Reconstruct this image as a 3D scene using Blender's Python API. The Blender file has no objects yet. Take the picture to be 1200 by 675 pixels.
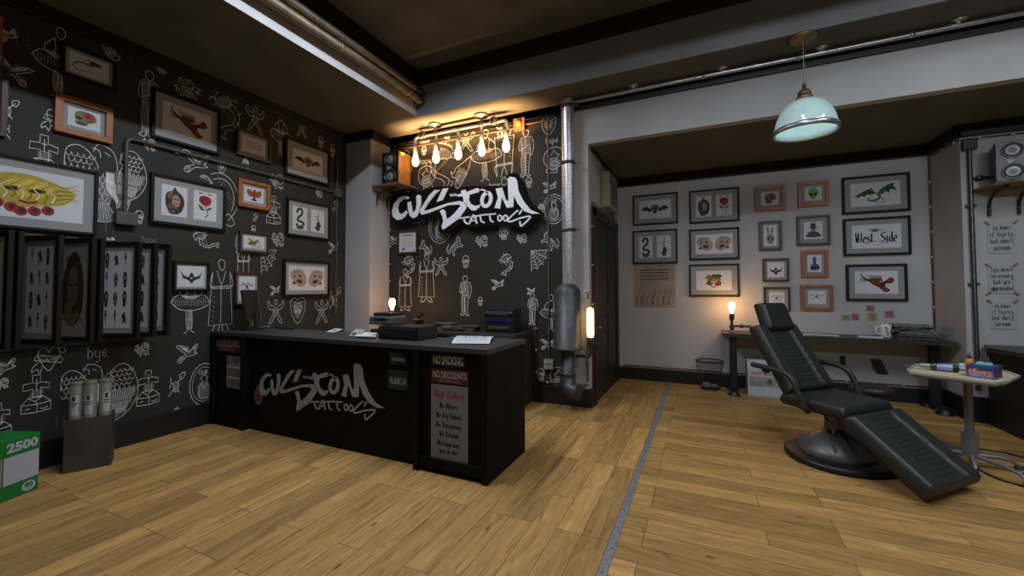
import bpy, bmesh, math, random
from mathutils import Vector, Matrix
from mathutils.geometry import tessellate_polygon
random.seed(7)
C = bpy.context.scene.collection
# ------------------------------------------------------------------ camera
F, YAW, PIT, ROL, CX, CY, H = 481.89, math.radians(24.827), math.radians(1.8255), math.radians(-.1309), 600, 323.645, 1.6
_f = Vector((-math.sin(YAW)*math.cos(PIT), math.cos(YAW)*math.cos(PIT), math.sin(PIT)))
_r = Vector((math.cos(YAW), math.sin(YAW), 0)); _u = _r.cross(_f)
_r2 = math.cos(ROL)*_r + math.sin(ROL)*_u; _u2 = -math.sin(ROL)*_r + math.cos(ROL)*_u
cam = bpy.data.cameras.new('camera'); co = bpy.data.objects.new('camera', cam); C.objects.link(co)
co.matrix_world = Matrix(((_r2.x, _u2.x, -_f.x, 0), (_r2.y, _u2.y, -_f.y, 0), (_r2.z, _u2.z, -_f.z, H), (0, 0, 0, 1)))
cam.sensor_width = 36; cam.lens = F/1200*36; cam.shift_y = -(337.5-CY)/1200; cam.clip_start = .02
bpy.context.scene.camera = co
# ------------------------------------------------------------------ light
sc = bpy.context.scene
sc.view_settings.view_transform = 'Standard'; sc.view_settings.look = 'None'
sc.view_settings.gamma = 1; sc.view_settings.use_curve_mapping = False
sc.view_settings.exposure = 0.0
w = bpy.data.worlds.new('world'); sc.world = w; w.use_nodes = True
w.node_tree.nodes['Background'].inputs[0].default_value = (.02, .02, .025, 1)
w.node_tree.nodes['Background'].inputs[1].default_value = .3
def area(name, loc, sx, sy, power, col, rot=(0, 0, 0), spread=180):
    l = bpy.data.lights.new(name, 'AREA'); l.shape = 'RECTANGLE'; l.size = sx; l.size_y = sy
    l.energy = power; l.color = col; l.spread = math.radians(spread)
    o = bpy.data.objects.new(name, l); C.objects.link(o); o.location = loc; o.rotation_euler = rot
    return o
COOL = (.86, .93, 1)
area('ceiling_strip_light', (-2.9, 2.5, 4.72), .06, 2.8, 120, COOL, spread=165)
area('ceiling_strip_light', (0.4, 2.3, 4.72), .1, 2.4, 52, COOL, spread=155)
area('soffit_fill_light', (1.9, -1.4, 4.1), 4.2, .06, 16, COOL, rot=(math.radians(90), 0, 0), spread=60)  # unseen fill added to brighten the soffit face
area('ceiling_strip_light', (3.0, 2.6, 4.72), .1, 2.8, 102, COOL, spread=160)
# ------------------------------------------------------------------ pixel rays onto known planes
def ray(x, y):
    return ((x-CX)/F)*_r2 - ((y-CY)/F)*_u2 + _f
def onx(x, y, X): d = ray(x, y); t = X/d.x; return Vector((X, d.y*t, H+d.z*t))
def ony(x, y, Y): d = ray(x, y); t = Y/d.y; return Vector((d.x*t, Y, H+d.z*t))
def onz(x, y, Z): d = ray(x, y); t = (Z-H)/d.z; return Vector((d.x*t, d.y*t, Z))
# ------------------------------------------------------------------ materials
MATS = {}
def mat(name, rgb=(.5, .5, .5), rough=.6, metal=0, var=.12, scale=8, bump=0, emit=None, estr=0, spec=.5, coat=0, trans=0):
    if name in MATS: return MATS[name]
    m = bpy.data.materials.new(name); m.use_nodes = True; n = m.node_tree.nodes; l = m.node_tree.links
    b = n['Principled BSDF']; b.inputs['Roughness'].default_value = rough; b.inputs['Metallic'].default_value = metal
    b.inputs['Specular IOR Level'].default_value = spec; b.inputs['Coat Weight'].default_value = coat
    tc = n.new('ShaderNodeTexCoord'); no = n.new('ShaderNodeTexNoise'); no.inputs['Scale'].default_value = scale
    no.inputs['Detail'].default_value = 5
    l.new(tc.outputs['Object'], no.inputs['Vector'])
    mp = n.new('ShaderNodeMapRange'); mp.inputs[1].default_value = .3; mp.inputs[2].default_value = .7
    mp.inputs[3].default_value = 1-var; mp.inputs[4].default_value = 1+var
    l.new(no.outputs[0], mp.inputs[0])
    mx = n.new('ShaderNodeVectorMath'); mx.operation = 'SCALE'; mx.inputs[0].default_value = rgb
    l.new(mp.outputs[0], mx.inputs['Scale']); l.new(mx.outputs[0], b.inputs['Base Color'])
    if bump:
        bp = n.new('ShaderNodeBump'); bp.inputs['Strength'].default_value = bump; bp.inputs['Distance'].default_value = .01
        l.new(no.outputs[0], bp.inputs['Height']); l.new(bp.outputs[0], b.inputs['Normal'])
    if emit: b.inputs['Emission Color'].default_value = (*emit, 1); b.inputs['Emission Strength'].default_value = estr
    if trans: b.inputs['Transmission Weight'].default_value = trans
    MATS[name] = m; return m
def wood_floor(name, rot):
    m = bpy.data.materials.new(name); m.use_nodes = True; n = m.node_tree.nodes; l = m.node_tree.links
    b = n['Principled BSDF']
    tc = n.new('ShaderNodeTexCoord'); mp = n.new('ShaderNodeMapping'); mp.inputs['Rotation'].default_value = (0, 0, rot)
    mp.inputs['Location'].default_value = (.37, .05, 0)
    l.new(tc.outputs['Object'], mp.inputs['Vector'])
    br = n.new('ShaderNodeTexBrick'); br.inputs['Scale'].default_value = 1
    br.inputs['Brick Width'].default_value = 1.15; br.inputs['Row Height'].default_value = .172
    br.inputs['Mortar Size'].default_value = .0022; br.inputs['Mortar Smooth'].default_value = .2
    br.inputs['Color1'].default_value = (0, 0, 0, 1); br.inputs['Color2'].default_value = (1, 1, 1, 1); br.inputs['Mortar'].default_value = (.4, .4, .4, 1)
    br.offset = .37; br.offset_frequency = 3
    l.new(mp.outputs[0], br.inputs['Vector'])
    sc_ = n.new('ShaderNodeVectorMath'); sc_.operation = 'SCALE'; sc_.inputs['Scale'].default_value = 13
    l.new(br.outputs['Color'], sc_.inputs[0])
    st = n.new('ShaderNodeVectorMath'); st.operation = 'MULTIPLY'; st.inputs[1].default_value = (1.6, 13, 1)
    l.new(mp.outputs[0], st.inputs[0])
    ad = n.new('ShaderNodeVectorMath'); ad.operation = 'ADD'; l.new(st.outputs[0], ad.inputs[0]); l.new(sc_.outputs[0], ad.inputs[1])
    no = n.new('ShaderNodeTexNoise'); no.inputs['Scale'].default_value = 1.6; no.inputs['Detail'].default_value = 11; no.inputs['Roughness'].default_value = .74
    no.inputs['Distortion'].default_value = .8
    l.new(ad.outputs[0], no.inputs['Vector'])
    rp = n.new('ShaderNodeValToRGB'); e = rp.color_ramp.elements
    e[0].position = .28; e[0].color = (.13, .062, .019, 1); e[1].position = .74; e[1].color = (.54, .335, .112, 1)
    q = e.new(.45); q.color = (.31, .175, .056, 1); q = e.new(.58); q.color = (.4, .235, .076, 1)
    l.new(no.outputs[0], rp.inputs[0])
    hv = n.new('ShaderNodeMapRange'); hv.inputs[3].default_value = .72; hv.inputs[4].default_value = 1.2; l.new(br.outputs['Color'], hv.inputs[0])
    # knots
    kn = n.new('ShaderNodeTexVoronoi'); kn.inputs['Scale'].default_value = 1; kst = n.new('ShaderNodeVectorMath'); kst.operation = 'MULTIPLY'; kst.inputs[1].default_value = (2.2, 5.5, 1)
    l.new(mp.outputs[0], kst.inputs[0]); l.new(kst.outputs[0], kn.inputs['Vector'])
    kr = n.new('ShaderNodeMapRange'); kr.inputs[1].default_value = .03; kr.inputs[2].default_value = .1; kr.inputs[3].default_value = .35; kr.inputs[4].default_value = 1
    l.new(kn.outputs['Distance'], kr.inputs[0])
    m1 = n.new('ShaderNodeVectorMath'); m1.operation = 'SCALE'; l.new(rp.outputs[0], m1.inputs[0]); l.new(hv.outputs[0], m1.inputs['Scale'])
    m2 = n.new('ShaderNodeVectorMath'); m2.operation = 'SCALE'; l.new(m1.outputs[0], m2.inputs[0]); l.new(kr.outputs[0], m2.inputs['Scale'])
    mo = n.new('ShaderNodeMix'); mo.data_type = 'RGBA'; l.new(br.outputs['Fac'], mo.inputs[0]); l.new(m2.outputs[0], mo.inputs[6]); mo.inputs[7].default_value = (.06, .03, .012, 1)
    l.new(mo.outputs[2], b.inputs['Base Color'])
    rr = n.new('ShaderNodeMapRange'); rr.inputs[3].default_value = .5; rr.inputs[4].default_value = .68; l.new(no.outputs[0], rr.inputs[0]); l.new(rr.outputs[0], b.inputs['Roughness'])
    b.inputs['Specular IOR Level'].default_value = .35
    bp = n.new('ShaderNodeBump'); bp.inputs['Strength'].default_value = .25; bp.inputs['Distance'].default_value = .004; l.new(no.outputs[0], bp.inputs['Height']); l.new(bp.outputs[0], b.inputs['Normal'])
    return m
def duct_metal():
    m = mat('galvanised_duct', (.6, .61, .64), .34, .75, .5, 70, .15)
    return m
WALL = mat('grey_plaster', (.4, .4, .41), .85, 0, .1, 1.6, .1)
PAPER = mat('black_wallpaper', (.017, .018, .016), .75, 0, .15, 3)
CHALK = mat('chalk_line', (.6, .6, .61), .9, 0, .3, 25)
CHALK2 = mat('chalk_shading', (.15, .15, .15), .9, 0, .35, 40)
CHALKF = mat('chalk_faint', (.16, .16, .16), .9, 0, .3, 25)
CEIL = mat('brown_ceiling', (.1, .096, .082), .9, 0, .22, 2.2, .1)
BLACK = mat('black_gloss_trim', (.008, .008, .009), .45, 0, .1, 5)
BLK = mat('black_board', (.007, .007, .007), .5, 0, .2, 12)
FRB = mat('black_frame', (.006, .0055, .0055), .6, 0, .1, 5, spec=.25)
FRO = mat('orange_wood_frame', (.28, .09, .024), .45, 0, .25, 14)
FRD = mat('dark_brown_frame', (.045, .018, .01), .45, 0, .2, 14)
MATB = mat('grey_mat_board', (.26, .27, .28), .9, 0, .04, 3)
PRINT = mat('white_print', (.55, .57, .62), .7, 0, .03, 3)
STEEL = mat('brushed_steel', (.42, .43, .45), .3, .9, .2, 30)
DPIPE = mat('dark_iron_pipe', (.09, .085, .08), .38, .8, .3, 20)
GPIPE = mat('painted_grey_conduit', (.075, .07, .064), .55, .2, .2, 12)
DUCT = duct_metal()
DUCT2 = mat('dark_duct', (.075, .077, .085), .5, .6, .3, 10)
RED = mat('red_cable', (.16, .004, .006), .4)
CLIP = mat('pale_clip', (.4, .38, .38), .5)
LEA = mat('black_leather', (.015, .0165, .015), .5, 0, .2, 30, .25)
LEA2 = mat('black_leather_headrest', (.016, .017, .017), .42, 0, .2, 30, .2)
GREYM = mat('grey_painted_metal', (.12, .12, .125), .42, .3, .15, 6)
WHITE = mat('white_card', (.55, .57, .62), .7, 0, .05, 6)
COL = {}
def col(h, rough=.7):
    if h in COL: return COL[h]
    r, g, b = [int(h[i:i+2], 16)/255 for i in (0, 2, 4)]
    f = lambda c: c/12.92 if c <= .04045 else ((c+.055)/1.055)**2.4
    m = mat('ink_'+h, (f(r), f(g), f(b)), rough, 0, .12, 40); COL[h] = m; return m
# ------------------------------------------------------------------ mesh builder
class G:
    def __init__(s): s.v = []; s.f = []; s.m = []; s.mats = []; s.sm = []; s.T = None
    def mi(s, m):
        if m not in s.mats: s.mats.append(m)
        return s.mats.index(m)
    def add(s, vs, fs, m, smooth=False, T=None):
        o = len(s.v); T = T or s.T
        s.v += [(T @ Vector(v)) if T else Vector(v) for v in vs]; k = s.mi(m)
        for f in fs: s.f.append([i+o for i in f]); s.m.append(k); s.sm.append(smooth)
    def box(s, x0, x1, y0, y1, z0, z1, m, b=0):
        x0, x1 = sorted((x0, x1)); y0, y1 = sorted((y0, y1)); z0, z1 = sorted((z0, z1))
        b = min(b, (x1-x0)*.45, (y1-y0)*.45, (z1-z0)*.45)
        if b <= 0:
            s.add([(x, y, z) for x in (x0, x1) for y in (y0, y1) for z in (z0, z1)],
                  [(0, 1, 3, 2), (4, 6, 7, 5), (0, 4, 5, 1), (2, 3, 7, 6), (0, 2, 6, 4), (1, 5, 7, 3)], m); return
        bm = bmesh.new(); vs = {}
        for x in (x0, x1):
            for y in (y0, y1):
                for z in (z0, z1): vs[(x, y, z)] = bm.verts.new((x, y, z))
        L = [vs[k] for k in [(x, y, z) for x in (x0, x1) for y in (y0, y1) for z in (z0, z1)]]
        for f in [(0, 1, 3, 2), (4, 6, 7, 5), (0, 4, 5, 1), (2, 3, 7, 6), (0, 2, 6, 4), (1, 5, 7, 3)]: bm.faces.new([L[i] for i in f])
        bmesh.ops.bevel(bm, geom=bm.edges[:], offset=b, segments=2, profile=.6, affect='EDGES')
        bm.verts.index_update()
        s.add([v.co.copy() for v in bm.verts], [[v.index for v in f.verts] for f in bm.faces], m); bm.free()
    def tube(s, pts, r, m, seg=10, closed=False, cap=True, fillet=0):
        pts = [Vector(p) for p in pts]
        if fillet:
            q = [pts[0]]
            for i in range(1, len(pts)-1):
                a, b, c = pts[i-1], pts[i], pts[i+1]; d1 = (a-b); d2 = (c-b); fl = min(fillet, d1.length*.49, d2.length*.49)
                p1 = b+d1.normalized()*fl; p2 = b+d2.normalized()*fl
                for k in range(6):
                    t = k/5; q.append((1-t)**2*p1+2*t*(1-t)*b+t*t*p2)
            q.append(pts[-1]); pts = q
        n = len(pts); rs = r if isinstance(r, (list, tuple)) else [r]*n; vs = []; up = None
        for i, p in enumerate(pts):
            if closed: t = pts[(i+1) % n]-pts[i-1]
            else: t = pts[min(i+1, n-1)]-pts[max(i-1, 0)]
            t.normalize()
            if up is None: up = Vector((0, 0, 1)) if abs(t.z) < .9 else Vector((1, 0, 0))
            a = up - t*up.dot(t)
            if a.length < 1e-4: a = t.orthogonal()
            a.normalize(); up = a; b = t.cross(a)
            vs += [p+rs[i]*(math.cos(2*math.pi*k/seg)*a+math.sin(2*math.pi*k/seg)*b) for k in range(seg)]
        fs = []
        for i in range(n if closed else n-1):
            for k in range(seg):
                j = (i+1) % n; fs.append((i*seg+k, i*seg+(k+1) % seg, j*seg+(k+1) % seg, j*seg+k))
        s.add(vs, fs, m, True)
        if cap and not closed: s.add(vs[:seg], [list(range(seg))[::-1]], m); s.add(vs[-seg:], [list(range(seg))], m)
    def lathe(s, prof, c, m, seg=24, axis='z', smooth=True, mfun=None):
        c = Vector(c); vs = []
        A = {'z': (Vector((1, 0, 0)), Vector((0, 1, 0)), Vector((0, 0, 1))), 'x': (Vector((0, 1, 0)), Vector((0, 0, 1)), Vector((1, 0, 0))),
             'y': (Vector((0, 0, 1)), Vector((1, 0, 0)), Vector((0, 1, 0)))}[axis] if isinstance(axis, str) else axis
        for r, z in prof: vs += [c+A[0]*(r*math.cos(2*math.pi*k/seg))+A[1]*(r*math.sin(2*math.pi*k/seg))+A[2]*z for k in range(seg)]
        fs = [(i*seg+k, i*seg+(k+1) % seg, (i+1)*seg+(k+1) % seg, (i+1)*seg+k) for i in range(len(prof)-1) for k in range(seg)]
        s.add(vs, fs, m, smooth)
    def prism(s, poly, O, U, V, N, d, m, mside=None):
        O, U, V, N = map(Vector, (O, U, V, N)); P = [O+U*a+V*b for a, b in poly]; n = len(P)
        tri = tessellate_polygon([[Vector((a, b, 0)) for a, b in poly]])
        s.add([p+N*d for p in P], tri, m); s.add(P, [t[::-1] for t in tri], mside or m)
        s.add(P+[p+N*d for p in P], [(i, (i+1) % n, n+(i+1) % n, n+i) for i in range(n)], mside or m)
    def obj(s, name, parent=None, loc=None, bevel=0):
        if parent is not None: base = Vector(parent.get('_w', parent.location))
        elif loc is None:
            xs = [v.x for v in s.v]; ys = [v.y for v in s.v]; zs = [v.z for v in s.v]
            base = Vector(((min(xs)+max(xs))/2, (min(ys)+max(ys))/2, min(zs)))
        else: base = Vector(loc)
        me = bpy.data.meshes.new(name); me.from_pydata([v-base for v in s.v], [], s.f)
        for m in s.mats: me.materials.append(m)
        me.polygons.foreach_set('material_index', s.m); me.polygons.foreach_set('use_smooth', s.sm); me.update()
        bm = bmesh.new(); bm.from_mesh(me); bmesh.ops.recalc_face_normals(bm, faces=bm.faces[:]) if name not in PAINTED else None
        bm.to_mesh(me); bm.free()
        o = bpy.data.objects.new(name, me); C.objects.link(o)
        if parent is not None:
            o.parent = parent; BASE[o.name] = base
        else: o.location = base; BASE[o.name] = base
        return o
PAINTED = {'print', 'lettering'}
BASE = {}
def part(name, g, parent, label=None):
    base = BASE.get(parent.name, parent.location.copy())
    xs = bpy.data.meshes.new(name); xs.from_pydata([v-base for v in g.v], [], g.f)
    for m in g.mats: xs.materials.append(m)
    xs.polygons.foreach_set('material_index', g.m); xs.polygons.foreach_set('use_smooth', g.sm); xs.update()
    if name not in PAINTED:
        bm = bmesh.new(); bm.from_mesh(xs); bmesh.ops.recalc_face_normals(bm, faces=bm.faces[:]); bm.to_mesh(xs); bm.free()
    o = bpy.data.objects.new(name, xs); C.objects.link(o); o.parent = parent; BASE[o.name] = base
    if label: o['label'] = label
    return o
def thing(name, label, cat, loc, group=None):
    o = bpy.data.objects.new(name, None); C.objects.link(o); o.location = loc; o.empty_display_size = .1
    o['label'] = label; o['category'] = cat; BASE[o.name] = Vector(loc)
    if group: o['group'] = group
    return o
def solo(name, g, label, cat, group=None):
    o = g.obj(name); o['label'] = label; o['category'] = cat
    if group: o['group'] = group
    return o
def struct(name, g, loc=(0, 0, 0)):
    o = g.obj(name, loc=loc); o['kind'] = 'structure'; return o
def dup(o, loc, label):
    r = o.copy(); C.objects.link(r); r.location = loc; r['label'] = label; BASE[r.name] = Vector(loc)
    for ch in o.children:
        c = ch.copy(); C.objects.link(c); c.parent = r
        for g2 in ch.children: d = g2.copy(); C.objects.link(d); d.parent = c
    return r
# ------------------------------------------------------------------ painting on flat things
def sm(pts, closed=False, n=4):
    m = len(pts)
    if m < 3: return list(pts)
    out = []
    for i in range(m if closed else m-1):
        p = [pts[(i+k) % m] if closed else pts[max(0, min(m-1, i+k))] for k in (-1, 0, 1, 2)]
        for j in range(n):
            t = j/n
            out.append(tuple(.5*((2*p[1][a])+(-p[0][a]+p[2][a])*t+(2*p[0][a]-5*p[1][a]+4*p[2][a]-p[3][a])*t*t+(-p[0][a]+3*p[1][a]-3*p[2][a]+p[3][a])*t**3) for a in (0, 1)))
    if not closed: out.append(tuple(pts[-1]))
    return out
def P(s): return [tuple(float(c) for c in q.split(',')) for q in s.split()]
_tc = {}
def text_geo(txt, bold=0.0):
    k = (txt, bold)
    if k in _tc: return _tc[k]
    cu = bpy.data.curves.new('t', 'FONT'); cu.body = txt; cu.size = 1; cu.offset = bold; cu.resolution_u = 3
    o = bpy.data.objects.new('t', cu); C.objects.link(o); dg = bpy.context.evaluated_depsgraph_get(); dg.update()
    me = o.evaluated_get(dg).to_mesh(); vs = [(v.co.x, v.co.y) for v in me.vertices]; fs = [list(p.vertices) for p in me.polygons]
    o.evaluated_get(dg).to_mesh_clear(); bpy.data.objects.remove(o); bpy.data.curves.remove(cu)
    xs = [v[0] for v in vs]; ys = [v[1] for v in vs]; r = (vs, fs, min(xs), max(xs), min(ys), max(ys)); _tc[k] = r; return r
GL = {
 'a': (5, '4,5 1,5 0,3 0,1 2,0 4,1;4,6 4,0 5,0'), 'b': (5, '0,10 0,0 3,0 4,2 4,4 2,6 0,5'), 'c': (4, '4,5 2,6 0,4 0,1 2,0 4,1'), 'd': (5, '4,10 4,0 1,0 0,2 0,4 2,6 4,5'),
 'e': (5, '0,3 4,3 4,5 2,6 0,4 0,1 2,0 4,1'), 'f': (4, '4,9 2,10 1,8 1,0;0,6 3,6'), 'g': (5, '4,5 2,6 0,4 0,1 2,0 4,1;4,6 4,-3 2,-4 0,-3'), 'h': (5, '0,10 0,0;0,5 2,6 4,5 4,0'),
 'i': (2, '0,6 0,0 1,0;0,8 .3,8.5'), 'k': (5, '0,10 0,0;4,6 0,3 4,0'), 'l': (2, '0,10 0,0 1,0'), 'm': (8, '0,6 0,0;0,5 2,6 3,5 3,0;3,5 5,6 6,5 6,0'), 'n': (5, '0,6 0,0;0,5 2,6 4,5 4,0'),
 'o': (5, '2,6 0,4 0,1 2,0 4,1 4,4 2,6'), 'p': (5, '0,6 0,-4;0,5 2,6 4,4 4,1 2,0 0,1'), 'r': (4, '0,6 0,0;0,4 2,6 4,5'), 's': (4, '4,5 2,6 0,5 0,4 4,2 4,1 2,0 0,1'), 't': (4, '1,9 1,1 2,0 4,1;0,6 3,6'),
 'u': (5, '0,6 0,1 2,0 4,1;4,6 4,0 5,0'), 'v': (5, '0,6 2,0 4,6'), 'w': (7, '0,6 1,0 3,5 5,0 6,6'), 'y': (5, '0,6 0,1 2,0 4,1;4,6 4,-3 2,-4 0,-3'), ',': (2, '1,1 0,-2'), '.': (2, '0,1 .6,.2'), "'": (2, '1,10 0,8'),
 'A': (7, '0,0 3,10 6,0;1,4 5,4'), 'B': (7, '1,0 1,10;0,10 4,10 5,8 4,5.5 1,5;4,5.5 6,3 5,0 0,0'), 'C': (7, '6,8 4,10 1,9 0,5 1,1 4,0 6,2;3,9 3,1'), 'D': (7, '0,10 4,10 6,7 6,3 4,0 0,0;1,10 1,0'), 'E': (6, '5,10 0,10 0,0 5,0;0,5 4,5'),
 'K': (6, '0,10 0,0;5,10 0,5 5,0'), 'M': (9, '0,0 1,10 4,5 7,10 8,0;4,5 4,0'), 'N': (8, '0,1 1,0 1,10 6,0 6,10 7,9'), 'O': (8, '4,10 1,9 0,5 1,1 4,0 6,1 7,5 6,9 4,10;3,9 3,1'), 'P': (7, '1,0 1,10;0,9 4,10 6,8 5,5 1,4'),
 'R': (7, '1,0 1,10;0,10 4,10 5,8 4,5.5 1,5;3,5 6,0'), 'S': (7, '6,9 3,10 0,8 1,6 5,4 6,2 3,0 0,1'), 'T': (7, '0,9 2,10 7,9;3,10 3,1 5,0'), 'W': (10, '0,10 1,0 4,7 4,0 8,1 9,10;4,10 4,7'), '1': (3, '0,8 2,10 2,0'), '4': (5, '3,0 4,10 0,3 5,3'),
 ' ': (3.5, '')}
class Paint:
    """draws coloured shapes on the plane O + u U + v V, stacking each a hair above the last"""
    def __init__(s, g, O, U, V, step=.00025, base=.0008):
        s.g = g; s.O = Vector(O); s.U = Vector(U); s.V = Vector(V); s.N = s.U.cross(s.V).normalized(); s.k = base; s.step = step
        s.ox = s.oy = 0; s.sx = s.sy = 1; s.rt = 0; s.cyc = 60 if step > 1e-5 else 400
    def at(s, ox, oy, sx, sy=None, rt=0, step=None):
        q = Paint.__new__(Paint); q.__dict__.update(s.__dict__); q.root = getattr(s, 'root', s)
        sy = sx if sy is None else sy
        q.ox, q.oy = s.pt(ox, oy, True); q.sx = s.sx*sx; q.sy = s.sy*sy; q.rt = s.rt+math.radians(rt)
        return q
    def pt(s, x, y, raw=False):
        x *= s.sx; y *= s.sy; c, n = math.cos(s.rt), math.sin(s.rt); a, b = s.ox+c*x-n*y, s.oy+n*x+c*y
        return (a, b)
    def up(s): r = getattr(s, 'root', s); r.n = getattr(r, 'n', 0)+1; return r.k+(r.n % r.cyc)*r.step
    def w3(s, p, k): a, b = s.pt(*p); return s.O+s.U*a+s.V*b+s.N*k
    def poly(s, pts, m):
        if isinstance(pts, str): pts = P(pts)
        if isinstance(m, str): m = col(m)
        k = s.up(); vs = [s.w3(p, k) for p in pts]
        tri = tessellate_polygon([[Vector((a, b, 0)) for a, b in pts]]); out = []
        for t in tri:
            a, b, c = (vs[i] for i in t); out.append(t if (b-a).cross(c-a).dot(s.N) > 0 else t[::-1])
        s.g.add(vs, out, m)
    def blob(s, pts, m, n=4):
        if isinstance(pts, str): pts = P(pts)
        s.poly(sm(pts, True, n), m)
    def ell(s, cx, cy, rx, ry, m, rt=0, n=14):
        r = math.radians(rt); s.poly([(cx+rx*math.cos(a)*math.cos(r)-ry*math.sin(a)*math.sin(r), cy+rx*math.cos(a)*math.sin(r)+ry*math.sin(a)*math.cos(r)) for a in [2*math.pi*i/n for i in range(n)]], m)
    def line(s, pts, w, m, closed=False, smooth=False, taper=False, n=4):
        """w is in the units of the current frame"""
        if isinstance(pts, str): pts = P(pts)
        if isinstance(m, str): m = col(m)
        if smooth: pts = sm(pts, closed, n)
        pts = [p for i, p in enumerate(pts) if i == 0 or (abs(p[0]-pts[i-1][0])+abs(p[1]-pts[i-1][1])) > 1e-6]
        if len(pts) < 2: return
        if closed: pts = pts+[pts[0]]
        k = s.up(); L = []; R = []; N = len(pts)
        for i in range(N):
            if closed and i in (0, N-1): a, b = pts[-2], pts[1]
            else: a, b = pts[max(i-1, 0)], pts[min(i+1, N-1)]
            dx, dy = b[0]-a[0], b[1]-a[1]; d = math.hypot(dx, dy) or 1; ww = w/2
            if taper: ww *= max(.12, math.sin(math.pi*(i+.3)/(N-.4))**.6) if taper == 2 else max(.1, 1-i/(N-1)*.9)
            nx, ny = -dy/d*ww, dx/d*ww
            L.append(s.w3((pts[i][0]+nx, pts[i][1]+ny), k)); R.append(s.w3((pts[i][0]-nx, pts[i][1]-ny), k))
        s.g.add(L+R, [(i+N, i+1+N, i+1, i) for i in range(N-1)], m)
    def lines(s, txt, w, m, smooth=True, **kw):
        for q in txt.split(';'):
            q = q.strip()
            if not q: continue
            cl = q.endswith('z'); s.line(q.rstrip('z').strip(), w, m, closed=cl, smooth=smooth, **kw)
    def oval(s, cx, cy, rx, ry, w, m, n=16, a0=0, a1=360):
        pts = [(cx+rx*math.cos(math.radians(a0+(a1-a0)*i/n)), cy+ry*math.sin(math.radians(a0+(a1-a0)*i/n))) for i in range(n+1)]
        s.line(pts, w, m)
    def text(s, txt, cx, cy, h, m, wid=None, bold=0, cap=.7, skew=0):
        if isinstance(m, str): m = col(m)
        vs, fs, x0, x1, y0, y1 = text_geo(txt, bold); sy = h/cap; sx = (wid/(x1-x0)) if wid else sy; k = s.up()
        W = [s.w3((cx+(a-(x0+x1)/2)*sx+skew*b*sy, cy+b*sy-h/2), k) for a, b in vs]
        s.g.add(W, fs, m)
    def script(s, txt, cx, cy, h, w, m, nib=False, wid=None, jit=0):
        """single-stroke lettering; nib=True gives broad-pen blackletter strokes"""
        if isinstance(m, str): m = col(m)
        tot = sum(GL[c][0]+1.6 for c in txt)-1.6; sx = (wid/tot) if wid else h/10; sy = h/10; x = cx-tot*sx/2
        k = s.up()
        for c in txt:
            for q in GL[c][1].split(';'):
                if not q: continue
                pts = [(x+a*sx+random.uniform(-jit, jit)*sx, cy+b*sy-h*.4+random.uniform(-jit, jit)*sy) for a, b in P(q)]
                if nib:
                    n0, n1 = w*.72, w*.45
                    for a, b in zip(pts[:-1], pts[1:]):
                        quad = [(a[0]-n0, a[1]-n1), (a[0]+n0, a[1]+n1), (b[0]+n0, b[1]+n1), (b[0]-n0, b[1]-n1)]
                        s.g.add([s.w3(p, k) for p in quad], [(0, 1, 2, 3)], m)
                    continue
                s.line(pts, w, m)
            x += (GL[c][0]+1.6)*sx
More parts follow.
